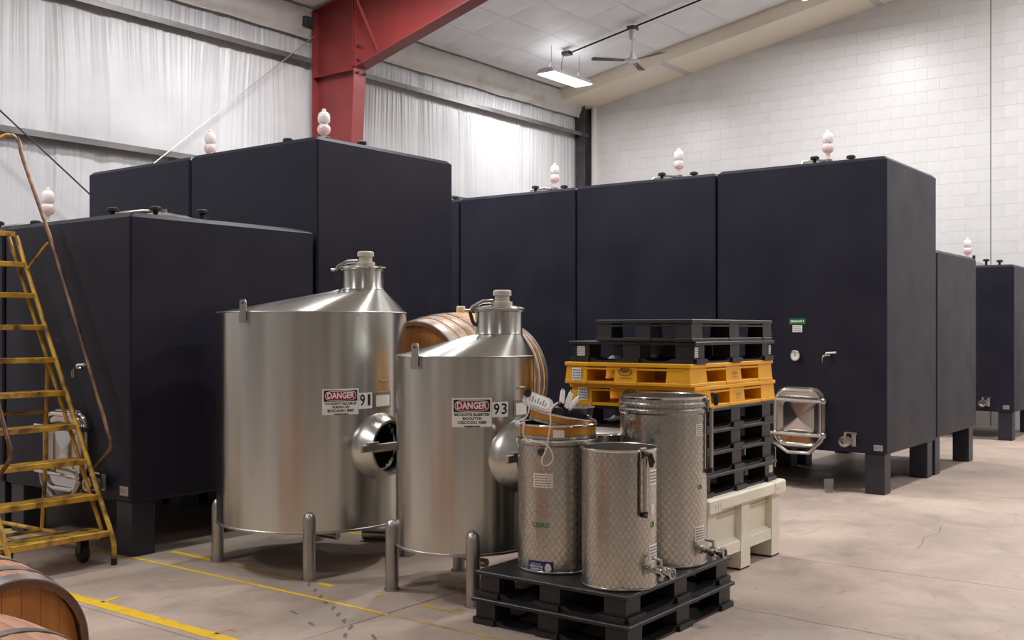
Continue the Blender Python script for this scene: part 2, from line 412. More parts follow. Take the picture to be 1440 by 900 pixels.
# insulated wall: hanging blankets between seams, pinched at the rails
seams = [4.0, 5.35, 6.77, 7.49, 9.34, 10.95, 12.2, 13.49, 14.74, 16.55, 17.6, 18.40]
RAILS = [2.25, 3.94, 5.68]
def fold(x, z):
    # folds hang from the rail above and fan out a little
    top = next((r for r in RAILS if z < r), 6.5); d = min(1.7, top-z)
    xx = x + .10*d*noise.noise(Vector((x*.7, 0, top))) + .05*noise.noise(Vector((x*1.3, z*.8, 4)))
    a = math.exp(-d*1.1)*.0115+.0050
    f = noise.noise(Vector((xx*17, z*.22, top)))+.7*noise.noise(Vector((xx*36, z*.3, top+9)))
    return a*f + .012*noise.noise(Vector((x*1.8, z*.6, 2)))
for a, b in zip(seams, seams[1:]):
    mb = MB()
    def fn(u, v, a=a, b=b):
        x = a+(b-a)*u; z = .02+6.30*v
        e = min(1, 7*min(u, 1-u)*(b-a))
        pin = min(1, min(abs(z-r) for r in RAILS)/.12)
        y = YW - .012 - .03*e*pin - fold(x, z)*(.4+.6*e)
        return (x, y, z)
    mb.grid(fn, int((b-a)/.0125), 60); mb.build('insulation_blanket', 'vinyl', wb)
MB().box(XB, 4.0, YW-.02, YW, 0, 6.3).build('insulation_blanket', 'vinyl', wb)
# sagging blanket over the eave strut
mb = MB()
def fn(u, v):
    x = 2+16.4*u; t = v*PI*.62
    n_ = noise.noise(Vector((x*.9, v*2, 3))); n2 = noise.noise(Vector((x*4, v*6, 7)))
    y = 12.05-.07*math.sin(PI*v)+.03*v + .03*n_ + .012*n2; z = 6.47-.45*v + .03*n_*v + .008*n2
    return (x, y, z)
mb.grid(fn, 220, 16); mb.f = [tuple(reversed(f)) for f in mb.f]; mb.build('eave_blanket', 'eave_vinyl', wb)
MB().tube([(2+16.4*k/60, 12.075+.02*noise.noise(Vector((k*.3, 0, 0))), 6.02+.02*noise.noise(Vector((k*.35, 5, 0)))) for k in range(61)], .012, 6).build('eave_hem', 'eave_vinyl', wb)
# wall rails (girts): web plus lip
for k, z in enumerate(RAILS):
    mb = MB(); mb.M = Matrix(((0, 0, 1, 3.0), (1, 0, 0, 0), (0, 1, 0, 0), (0, 0, 0, 1)))
    mb.prism([(YW-.02, z+.035), (YW-.02, z+.02), (YW-.205, z+.02), (YW-.205, z-.055), (YW-.19, z-.055), (YW-.19, z+.005), (YW-.02, z+.005), (YW-.02, z), (YW-.005, z), (YW-.005, z+.035)][::-1], 0, 15.6)
    struct(mb.build('trim_%d' % (k+1), 'girt_steel'))
# corner post of dark steel
mb = MB().box(18.36, 18.375, 11.93, 12.16, 0, 6.3).box(18.65, 18.69, 11.93, 12.16, 0, 6.3).box(18.375, 18.65, 12.03, 12.045, 0, 6.3)
struct(mb.build('trim_4', 'dark_steel'))
struct(MB().box(18.60, 18.70, 11.86, 11.925, 0, 6.25, .004).build('trim_5', 'plain_wall'))

# block gable wall: painted units with recessed joints, split by a control joint
CJ = 4.14
blocks = []
for c in range(0, 37):
    z0 = c*.2032; sh = .2032 if c % 2 else 0
    for k in range(-6, 27):
        y0 = CJ+k*.4064+sh; y1 = y0+.4064
        for a, b in ([(y0, y1)] if not (y0 < CJ-.001 < y1-.002) else [(y0, CJ), (CJ, y1)]):
            if b > 12.0: b = 12.0
            if b-a < .05 or a < 2.2: continue
            if z0+.2032 > 6.235+.178*(11.99-b)+.15: continue
            blocks.append((a, b, z0))
def block_mb(mb, a, b, z0, cy=0, cz=0):
    ga = .007 if abs(a-CJ) < .002 else .0003; gb = .007 if abs(b-CJ) < .002 else .0003
    mb.box(XG-.005, XG+.004, a+ga-cy, b-gb-cy, z0+.0006-cz, z0+.2026-cz, .0012)
vis = [q for q in blocks if (q[0] > 3.2 and q[2] > 2.15)]
vis.sort(key=lambda q: q[0]*1.0-.25*abs(q[2]-4)); single = set(vis[:300]); proto = None
for q in blocks:
    if q in single:
        full = abs(q[1]-q[0]-.4064) < .002 and min(abs(q[0]-CJ), abs(q[1]-CJ)) > .01
        if full and proto:
            instance(proto, 'block', None, wr, (0, q[0], q[2]))
        elif full:
            mb = MB(); block_mb(mb, q[0], q[1], q[2], q[0], q[2]); proto = mb.build('block', 'block_paint', wr, (0, q[0], q[2]))
        else:
            mb = MB(); block_mb(mb, *q); mb.build('block', 'block_paint', wr)
mb = MB()
for q in blocks:
    if q not in single: block_mb(mb, *q)
mb.build('block_field', 'block_paint', wr, kind='stuff')
MB().box(XG-.006, XG+.002, CJ-.0065, CJ+.0065, 0, 7.5).build('control_joint', 'sealant', wr)

# soffit along the gable, boxed in panels with cover strips
mb = MB(); sy = [11.99, 9.70, 5.95, 2.2, -1.5]
def sof(y): return 6.235+.178*(11.99-y)
sf = struct(MB().add([], []).build('trim_6', 'soffit'))
for a, b in zip(sy, sy[1:]):
    y0, y1 = a-.003, b+.003
    if a == 11.99: y0 = 12.06
    vs = [(17.62, y0, sof(y0)), (XG+.01, y0, sof(y0)), (XG+.01, y0, sof(y0)+.28), (17.62, y0, sof(y0)+.28), (17.62, y1, sof(y1)), (XG+.01, y1, sof(y1)), (XG+.01, y1, sof(y1)+.28), (17.62, y1, sof(y1)+.28)]
    MB().convex(vs, [(0, 1, 2, 3), (4, 5, 6, 7), (0, 1, 5, 4), (1, 2, 6, 5), (2, 3, 7, 6), (3, 0, 4, 7)]).build('soffit_panel', 'soffit', sf)
    if b > -1:
        MB().convex([(17.63, b+.06, sof(b+.06)-.008), (XG, b+.06, sof(b+.06)-.008), (XG, b+.06, sof(b+.06)+.01), (17.63, b+.06, sof(b+.06)+.01), (17.63, b-.06, sof(b-.06)-.008), (XG, b-.06, sof(b-.06)-.008), (XG, b-.06, sof(b-.06)+.01), (17.63, b-.06, sof(b-.06)+.01)],
                    [(0, 1, 2, 3), (4, 5, 6, 7), (0, 1, 5, 4), (1, 2, 6, 5), (2, 3, 7, 6), (3, 0, 4, 7)]).build('cover_strip', 'block_paint', sf)

for k, y in enumerate((-8.0, -2.0, 4.5, 9.0)):  # unseen panels added to give the round steel tanks streaked reflections
    struct(MB().box(XB-.02, XB+.06, y-1.6, y+1.6, 0, 4.4).build('door_%d' % (k+1), 'door_grey'))
for k, x in enumerate((-4.0, 3.0, 9.5, 15.5)):
    struct(MB().box(x-1.7, x+1.7, YF-.02, YF+.06, 0, 4.4).build('door_%d' % (k+5), 'door_grey'))

# ------------------------------------------------------------------ red steel portal frame (a piece of the building)
fr = thing('portal_frame', 'dark red tapered steel column and roof beam beside the white insulated wall', 'steel frame', (11.0, 11.55, 0))
FX, FY = 11.0, 11.55
def lx(y): return y-FY
def colin(z): return 11.10+(.30)*(1-z/5.45)      # inner flange line, column tapers to the base
def yzplate(poly, x0, x1):
    mb = MB(); mb.M = Matrix(((0, 0, 1, x0-FX), (1, 0, 0, -FY), (0, 1, 0, 0), (0, 0, 0, 1))); return mb.prism(poly, 0, x1-x0)
yzplate([(colin(0), 0), (11.97, 0), (11.97, ceil_z(11.97)-.03), (11.15, ceil_z(11.15)-.03), (11.10, 5.45)], 10.995, 11.005).build('column_web', 'red_paint', fr)
MB().box(-.12, .12, lx(11.965), lx(11.985), 0, ceil_z(12)-.03).build('outer_flange', 'red_paint', fr)
z1 = 5.45
yzplate([(colin(0), 0), (colin(0)-.02, 0), (colin(z1)-.02, z1), (colin(z1), z1)], 10.88, 11.12).build('inner_flange', 'red_paint', fr)
rb0, rb1 = (11.10, 5.44), (0.0, 8.0)
yb = lambda y: 5.44 + (.263*(11.10-y) if y > 8 else .263*3.1+.176*(8-y))
yzplate([(11.10, 5.44), (11.10, ceil_z(11.10)-.03), (0.05, ceil_z(.05)-.03), (0.05, yb(.05)), (8.0, yb(8.0))], 10.995, 11.005).build('rafter_web', 'red_paint', fr)
yzplate([(11.12, 5.42), (11.12, 5.44), (8.0, yb(8)), (.05, yb(.05)), (.05, yb(.05)-.02), (8.0, yb(8)-.02)], 10.88, 11.12).build('lower_flange', 'red_paint', fr)
yzplate([(11.98, ceil_z(11.98)-.04), (11.98, ceil_z(11.98)-.02), (.05, ceil_z(.05)-.02), (.05, ceil_z(.05)-.04)], 10.88, 11.12).build('upper_flange', 'red_paint', fr)
yzplate([(11.07, 5.42), (11.07, ceil_z(11.07)-.03), (11.09, ceil_z(11.09)-.03), (11.09, 5.42)], 10.88, 11.12).build('end_plate', 'red_paint', fr)
yzplate([(11.11, 5.46), (11.11, ceil_z(11.11)-.03), (11.13, ceil_z(11.13)-.03), (11.13, 5.46)], 10.88, 11.12).build('end_plate', 'red_paint', fr)
yzplate([(11.10, 5.40), (11.10, 5.415), (11.965, 5.415), (11.965, 5.40)], 10.885, 11.115).build('stiffener', 'red_paint', fr)
for z in (5.36, 5.55, 5.75):
    for x in (-.07, .07):
        mb = MB(); mb.M = frame((x, lx(11.055), z), (0, -1, 0)); mb.lathe([(0, -.02), (.022, -.02), (.022, .03), (0, .03)], 6, False); mb.build('bolt', 'dark_steel', fr)
MB().tube([(-.08, lx(10.62), 5.58), (-.62, lx(10.72), ceil_z(10.72)-.1)], .022, 6).build('flange_brace', 'red_paint', fr)
MB().box(-.30, -.12, lx(11.92), lx(12.0), 6.15, 6.3, .01).build('clip', 'dark_steel', fr)

rod = MB().tube([(0, 0, 0), (-2.75, 0, -2.25), (-6.3, 0, -5.15)], .008, 8).build('brace_rod', 'plate_metal', None, (10.90, 11.94, 6.04))
tag(rod, 'thin pale steel brace rod slanting down from the red column across the white wall', 'brace rod')
rod = MB().tube([(0, 0, 0), (3.9, 0, -2.96)], .011, 8).build('brace_rod', 'dark_steel', None, (4.56, 11.90, 5.25))
tag(rod, 'thin dark brace rod slanting down to the tall tank behind the yellow ladder', 'brace rod')

# ------------------------------------------------------------------ lamps
def high_bay(x, y, label, cable=True, power=1.0):
    cz = ceil_z(y)-.52
    t = thing('high_bay_light', label, 'ceiling light', (x, y, cz), 0, None)
    hw, hl = .20, .66
    mb = MB()
    vs = [(sx*(hl), sy*hw, 0) for sx in (-1, 1) for sy in (-1, 1)]+[(sx*(hl-.03), sy*(hw-.07), .085) for sx in (-1, 1) for sy in (-1, 1)]
    mb.convex(vs, [(0, 1, 3, 2), (4, 6, 7, 5), (0, 4, 5, 1), (2, 3, 7, 6), (0, 2, 6, 4), (1, 5, 7, 3)])
    mb.build('housing', 'white_enamel', t)
    for sy in (-1, 1): MB().box(-hl+.05, hl-.05, sy*.095-.085, sy*.095+.085, -.012, .004, .004).build('lens', 'lamp_lens', t)
    for sx in (-.45, .45):
        h_ = ceil_z(y)-cz
        mb = MB().tube([(sx, -.1, .08), (sx, 0, .22), (sx, .1, .08)], .005, 6).tube([(sx, 0, .22), (sx, 0, h_)], .005, 6)
        mb.build('hanger', 'dull_chrome', t)
    if cable:
        MB().tube([(-.1, 0, .08), (-.1, .02, .2), (-.06, .03, .36), (-.03, .02, .42), (.0, .0, .46)], .011, 6).build('cable', 'dull_chrome', t)
        MB().box(-.07, .07, -.12, .05, .43, .50, .01).build('junction_box', 'dark_steel', t)
    ld = bpy.data.lights.new('lamp_light', 'AREA'); ld.shape = 'RECTANGLE'; ld.size = 1.2; ld.size_y = .36; ld.energy = LAMP_W*power; ld.color = LAMP_COL
    lo_ = bpy.data.objects.new('lamp_light', ld); COL.objects.link(lo_); lo_.parent = t; lo_.location = (0, 0, -.02)
    lu = bpy.data.lights.new('lamp_uplight', 'AREA'); lu.shape = 'RECTANGLE'; lu.size = 1.1; lu.size_y = .2; lu.energy = LAMP_W*power*.03; lu.color = LAMP_COL  # added fill aimed upward to lighten the ceiling, not part of the fixture
    lo2 = bpy.data.objects.new('lamp_uplight', lu); COL.objects.link(lo2); lo2.parent = t; lo2.location = (0, 0, .10); lo2.rotation_euler = (PI, 0, 0)
    return t
LAMPS = [(15.85, 10.72), (15.85, 6.3), (15.85, 1.9), (15.85, -3.0), (9.0, 9.4), (9.0, 6.3), (9.0, 1.9), (9.0, -3.0), (2.6, 9.4), (4.3, 5.7), (-2.6, -3.0), (-2.6, 6.0)]  # last lamp is unseen, added to brighten the low tank beside the ladder
POWER = [.55, 1, 1.25, 1.35, 1.05, .85, 1.25, 1.25, 1.05, .30, .3, .8]
for k, (x, y) in enumerate(LAMPS):
    high_bay(x, y, 'lit white strip light hanging by the tan soffit near the ceiling fan' if k == 0 else
             ('lit strip light under the roof, next along the black conduit from the fan' if k == 1 else 'lit white strip light hanging under the roof out over the hall floor'), k < 2, POWER[k])
    if k > 1: [o for o in bpy.data.objects if o.name.startswith('high_bay_light') and o.parent is None][-1]['group'] = 'strip lights under the roof'
cn = MB().tube([(0, 0, 0), (0, -7.2, 7.2*SL)], .016, 8).build('ceiling_conduit', 'rubber', None, (15.86, 10.68, ceil_z(10.68)-.07))
tag(cn, 'straight black conduit running up the sloping ceiling between strip light and fan', 'conduit')
# ceiling fan
FNX, FNY = 15.86, 9.32
t = thing('ceiling_fan', 'three-blade ceiling fan with grey rod and hub below the white roof', 'ceiling fan', (FNX, FNY, ceil_z(FNY)))
MB().box(-.09, .09, -.07, .07, -.12, -.05, .01).build('mount_box', 'dark_steel', t)
MB().lathe([(.0, -.28), (.05, -.28), (.075, -.12), (0, -.12)], 20).build('canopy', 'white_enamel', t)
MB().lathe([(.016, -.60), (.016, -.28)], 10).build('rod', 'white_enamel', t)
MB().lathe([(0, -.68), (.10, -.67), (.125, -.645), (.11, -.615), (.05, -.60), (.035, -.50), (0, -.49)], 28).build('hub', 'white_enamel', t)
for a in (138, 258, 18):
    a = math.radians(a-1); ca, sa = math.cos(a), math.sin(a)
    mb = MB(); mb.M = Matrix.Rotation(a, 4, 'Z') @ Matrix.Translation((0, 0, -.645)) @ Matrix.Rotation(math.radians(9), 4, 'X')
    mb.prism([(.14, -.045), (.70, -.07), (.73, -.04), (.73, .04), (.70, .07), (.14, .045)], -.004, .004)
    o = mb.build('blade', 'fan_blade', t)
    mb = MB(); mb.M = Matrix.Rotation(a, 4, 'Z') @ Matrix.Translation((0, 0, -.645))
    mb.box(.09, .36, -.02, .02, -.003, .006); mb.build('blade_arm', 'white_enamel', o)

# ================================================================== SQUARE TANKS
def face_map(x, yc):                     # the -X face: u runs to -Y, v up, lift outwards
    return lambda u, v, d: (x-d, yc-u, v)
def tube_on(mb, mp, pts, d, r, n=8, closed=False):
    mb.tube([mp(u, v, d) for u, v in pts], r, n, closed)
def manway(t, mp, u, v, w_=.235, h=.275):
    m2 = lambda a, b, d: mp(u+a, v+b, d)
    fl_ = MB(); outline_patch(fl_, m2, rrect(w_+.03, h+.03, .14), 0, .012); fl_ = fl_.build('manway_door', 'dull_chrome', t)
    mb = MB(); tube_on(mb, m2, rrect(w_, h, .12), .055, .020, 8, True); tube_on(mb, m2, rrect(w_+.01, h+.01, .125), .02, .016, 8, True)
    mb.build('rim', 'chrome', fl_)
    mb = MB(); o = rrect(w_-.01, h-.01, .11); i_ = [(-.145, -.165), (.145, -.165), (.145, .165), (-.145, .165)]
    n_ = len(o); vs = [m2(a, b, .05) for a, b in o]+[m2(a*.72, b*.66, .035) for a, b in o]
    mb.add(vs, [(k, (k+1) % n_, n_+(k+1) % n_, n_+k) for k in range(n_)])
    # four raised facets meeting in the middle
    R_ = [m2(a*.72, b*.66, .035) for a, b in o]; cidx = n_
    mb.add(R_+[m2(0, 0, .062)], [(k, (k+1) % n_, cidx) for k in range(n_)])
    mb.build('pressed_panel', 'chrome', fl_)
    for b in (-.165, .175):
        mb = MB(); tube_on(mb, m2, [(-w_-.07, b+.008), (w_+.03, b-.006)], .095, .016, 8)
        mb.M = None
        bar = mb.build('clamp_bar', 'chrome', fl_)
    for b in (-.165, .175):
        mb = MB(); mb.M = frame(m2(w_+.045, b, .075), Vector(m2(0, 0, 1))-Vector(m2(0, 0, 0))); mb.lathe([(0, -.05), (.018, -.05), (.018, 0), (.03, .005), (.03, .03), (.012, .04), (0, .04)], 12)
        mb.build('clamp_knob', 'dull_chrome', fl_)
    mb = MB(); tube_on(mb, m2, [(-w_-.05, -h*.55), (-w_-.03, -h*.9), (-.10, -h-.075), (.12, -h-.075), (w_+.01, -h*.8), (w_+.05, -h*.5)], .06, .022, 8)
    mb.build('drip_lip', 'dull_chrome', fl_)
def butterfly(t, mp, u, v):
    m2 = lambda a, b, d: mp(u+a, v+b, d); nd = Vector(m2(0, 0, 1))-Vector(m2(0, 0, 0))
    mb = MB(); mb.M = frame(m2(0, 0, 0), nd)
    mb.lathe([(0, 0), (.028, 0), (.028, .05), (.052, .05), (.052, .075), (.04, .08), (.04, .105), (.054, .11), (.054, .128), (.03, .132), (.022, .11), (0, .11)], 20)
    va = mb.build('drain_valve', 'dull_chrome', t)
    mb = MB(); tube_on(mb, m2, [(0, .03), (0, .085)], .09, .014, 8); tube_on(mb, m2, [(-.005, .085), (.115, .08)], .09, .009, 6); mb.build('lever', 'chrome', va)
    mb = MB(); patch(mb, m2, .045, .085, -.05, .065, .03, .04, 1); mb.build('bracket', 'plate_metal', va)
def sample_tap(t, mp, u, v):
    m2 = lambda a, b, d: mp(u+a, v+b, d)
    mb = MB(); mb.tube([m2(0, 0, 0), m2(0, 0, .06), m2(-.02, 0, .075), m2(-.055, -.01, .08), m2(-.065, -.03, .08), m2(-.065, -.07, .08)], .010, 8)
    o = mb.build('sample_tap', 'chrome', t)
    mb = MB(); mb.tube([m2(-.03, .02, .07), m2(.07, .026, .07)], .009, 6); mb.tube([m2(-.03, 0, .07), m2(-.03, .022, .07)], .008, 6); mb.build('handle', 'white_plastic', o)
def gauge(t, mp, u, v):
    m2 = lambda a, b, d: mp(u+a, v+b, d); nd = Vector(m2(0, 0, 1))-Vector(m2(0, 0, 0))
    mb = MB(); mb.M = frame(m2(0, 0, 0), nd); mb.lathe([(0, 0), (.02, 0), (.02, .02), (.055, .02), (.055, .05), (.046, .052)], 24); g_ = mb.build('thermometer', 'dull_chrome', t)
    mb = MB(); mb.M = frame(m2(0, 0, .046), nd); mb.lathe([(.047, 0), (0, 0)], 24); mb.build('dial', 'label_white', g_)
    mb = MB(); patch(mb, m2, -.003, .003, -.01, .034, .047, .049, 1); mb.build('needle', 'sign_black', g_)
def maker_plate(t, mp, u, v, w_=.085, h=.055):
    m2 = lambda a, b, d: mp(u+a, v+b, d); mb = MB(); patch(mb, m2, -w_/2, w_/2, -h/2, h/2, 0, .003, 1); p_ = mb.build('maker_plate', 'plate_metal', t)
    mb = MB(); patch(mb, m2, -w_*.4, -w_*.22, -h*.25, h*.25, .003, .0042, 1); print_lines(mb, lambda a, b, d: m2(a+w_*.1, b, d+.003), w_*.6, h*.7, 2, random); mb.build('engraving', 'label_ink', p_)
def square_tank(label, x0, x1, y0, y1, z0, z1, feat=(), group=None, feet=True):
    cx, cy = (x0+x1)/2, (y0+y1)/2; hx, hy = (x1-x0)/2, (y1-y0)/2
    t = thing('square_wine_tank', label, 'wine tank', (cx, cy, 0), 0, group)
    body = MB()
    # chamfered body: top edges broken at 45 degrees, upright edges lightly
    c, e = .032, .014
    def ring(ix, z): 
        a, b = hx-ix, hy-ix; return [(-a, -b+e, z), (-a+e, -b, z), (a-e, -b, z), (a, -b+e, z), (a, b-e, z), (a-e, b, z), (-a+e, b, z), (-a, b-e, z)]
    vs = ring(.01, z0)+ring(0, z0+.012)+ring(0, z1-c)+ring(c, z1); n_ = 8
    fs = [tuple(reversed(range(8))), tuple(range(24, 32))]+[(r*8+i, r*8+(i+1) % 8, r*8+8+(i+1) % 8, r*8+8+i) for r in range(3) for i in range(8)]
    body.add(vs, fs); body.build('body', 'tank_paint', t)
    for sx in (-1, 1):
        for sy in (-1, 1):
            a, b = sx*(hx-.125), sy*(hy-.125)
            MB().box(a-.095, a+.095, b-.095, b+.095, 0, z0, .006).build('foot', 'tank_foot', t)
    ld = MB().lathe([(.36, z1-.01), (.36, z1+.03), (.33, z1+.05), (.2, z1+.095), (.07, z1+.12), (.05, z1+.125), (.05, z1+.15), (0, z1+.15)], 40).build('lid', 'dull_chrome', t)
    for a in (4, 49, 94, 184, 229, 274):
        a = math.radians(a); mb = MB(); mb.M = Matrix.Translation((.47*math.cos(a), .47*math.sin(a), z1))
        mb.lathe([(0, -.005), (.018, -.005), (.018, .085), (.046, .09), (.046, .112), (.03, .122), (0, .122)], 12); mb.build('lid_knob', 'rubber', ld)
    mb = MB(); mb.tube([(-.40, .16, z1), (-.36, .14, z1+.09), (-.15, .06, z1+.13), (.0, 0, z1+.135)], .014, 8); mb.build('lid_arm', 'dull_chrome', ld)
    fm = face_map(-hx, 0)
    for f in feat: f(t, fm, cy)
    return t
AL = None
def airlock(x, y, z, label, s=1.0):
    global AL
    if AL is None:
        t = thing('airlock', label, 'airlock', (x, y, z), 0, 'airlocks on the tank lids')
        MB().lathe([(0, 0), (.022, 0), (.022, .05), (.036, .055), (.050, .065), (.060, .085), (.062, .115), (.056, .132)], 24).build('lower_bulb', 'airlock_pink', t)
        MB().lathe([(.056, .132), (.052, .142), (.036, .150), (.036, .158), (.05, .165)], 24).build('collar', 'airlock_white', t)
        MB().lathe([(.05, .165), (.057, .178), (.058, .225), (.052, .25), (.035, .268), (.02, .274)], 24).build('upper_bulb', 'airlock_white', t)
        MB().lathe([(.02, .274), (.02, .292), (.012, .30), (0, .30)], 16).build('cap', 'airlock_white', t)
        AL = t
    else:
        t = copy_tree(AL); t.location = (x, y, z); t['label'] = label
    return t
TZ = .394
tl = lambda yc: None
def F(fn, y, z, *a):                      # feature at world y, height z on the -X face
    return lambda t, fm, cy: fn(t, fm, cy-y, z, *a)
def green_label(t, mp, u, v):
    m2 = lambda a, b, d: mp(u+a, v+b, d)
    mb = MB(); patch(mb, m2, -.085, .085, -.03, .03, 0, .002, 1); g_ = mb.build('green_label', 'label_green', t)
    mb = MB(); put_text(mb, m2, 'DRAIN INT 8', 0, 0, .03, .14, .001, .003); mb.build('lettering', 'label_white', g_)
    mb = MB(); patch(mb, m2, -.05, .05, -.108, -.038, 0, .002, 1); w_ = mb.build('white_label', 'label_white', t)
    mb = MB(); print_lines(mb, lambda a, b, d: m2(a, b-.073, d+.002), .1, .07, 3, random); mb.build('lettering', 'label_ink', w_)
square_tank('tall charcoal square tank with manway, thermometer and green label behind the stacked pallets', 10.206, 11.90, 3.19, 4.965, TZ, 3.27,
            [F(manway, 4.055, .715), F(butterfly, 3.56, .51), F(sample_tap, 3.73, 1.345), F(gauge, 4.087, 1.335), F(green_label, 4.08, 1.679), F(maker_plate, 3.27, .455)])
square_tank('tall charcoal square tank second from the aisle in the row of four, behind the pallets', 10.206, 11.90, 4.985, 6.75, TZ, 3.26, [F(manway, 5.85, .715), F(butterfly, 5.35, .51)])
square_tank('tall charcoal square tank third in the row of four, behind the oak cask', 10.206, 11.90, 6.77, 8.51, TZ, 3.255, [F(manway, 7.6, .715)])
square_tank('tall charcoal square tank farthest in the row of four, mostly hidden beside the cask', 10.206, 11.90, 8.53, 10.25, TZ, 3.25)
square_tank('shorter charcoal square tank standing directly behind the tall tank with the green label', 11.945, 13.65, 3.19, 4.9, .42, 2.47)
square_tank('lone charcoal square tank against the white block wall with its own drain valve', 16.3, 18.0, 3.3, 5.0, .41, 2.53, [F(butterfly, 3.70, .535), F(maker_plate, 3.405, .48)])
def box_fit(t, mp, u, v):
    mb = MB(); patch(mb, lambda a, b, d: mp(u+a, v+b, d), -.05, .05, -.06, .06, 0, .05, 1); mb.build('control_box', 'plate_metal', t)
square_tank('low charcoal square tank beside the yellow ladder with a steel manway', 4.25, 5.95, 6.53, 8.24, .385, 2.42,
            [F(manway, 7.31, .70), F(butterfly, 6.87, .505), F(sample_tap, 7.06, 1.32), F(maker_plate, 6.605, .465, .1, .065)])
square_tank('low charcoal square tank partly hidden behind the yellow ladder platform', 4.25, 5.95, 8.28, 9.98, .385, 2.42, [F(manway, 9.1, .70)])
square_tank('tall charcoal square tank in front of the red column, above the big steel tank', 5.99, 7.72, 6.53, 8.24, .385, 3.21)
square_tank('tall charcoal square tank behind the low one, where the pale brace rod ends', 5.99, 7.72, 8.26, 9.94, .385, 3.205)
for x, y, z, lb in ((11.053, 4.078, 3.27, 'white and pink airlock on the tall tank with the green label'), (11.053, 5.868, 3.26, 'white and pink airlock on the tank second from the aisle in the row of four'),
                    (11.053, 7.64, 3.255, 'white and pink airlock on the third tank of the row of four'), (17.10, 4.12, 2.53, 'white and pink airlock on the lone tank against the block wall'),
                    (5.1, 9.13, 2.42, 'pink and white airlock on the low tank behind the ladder rail'), (6.855, 7.385, 3.21, 'white airlock standing before the red column'), (6.855, 9.10, 3.205, 'white and pink airlock beside the pale brace rod on the tall tank')):
    airlock(x, y, z+.17, lb)
h_ = MB().tube([(0, 0, 0), (0, 0, .05), (-.02, -.03, .08), (-.02, -.14, .07), (.0, -.2, .09), (0, -.2, .16)], .022, 8).build('hose_fitting', 'rubber', None, (16.55, 4.10, 2.532))
tag(h_, 'small black elbow hose fitting on top of the tank by the block wall', 'hose fitting')

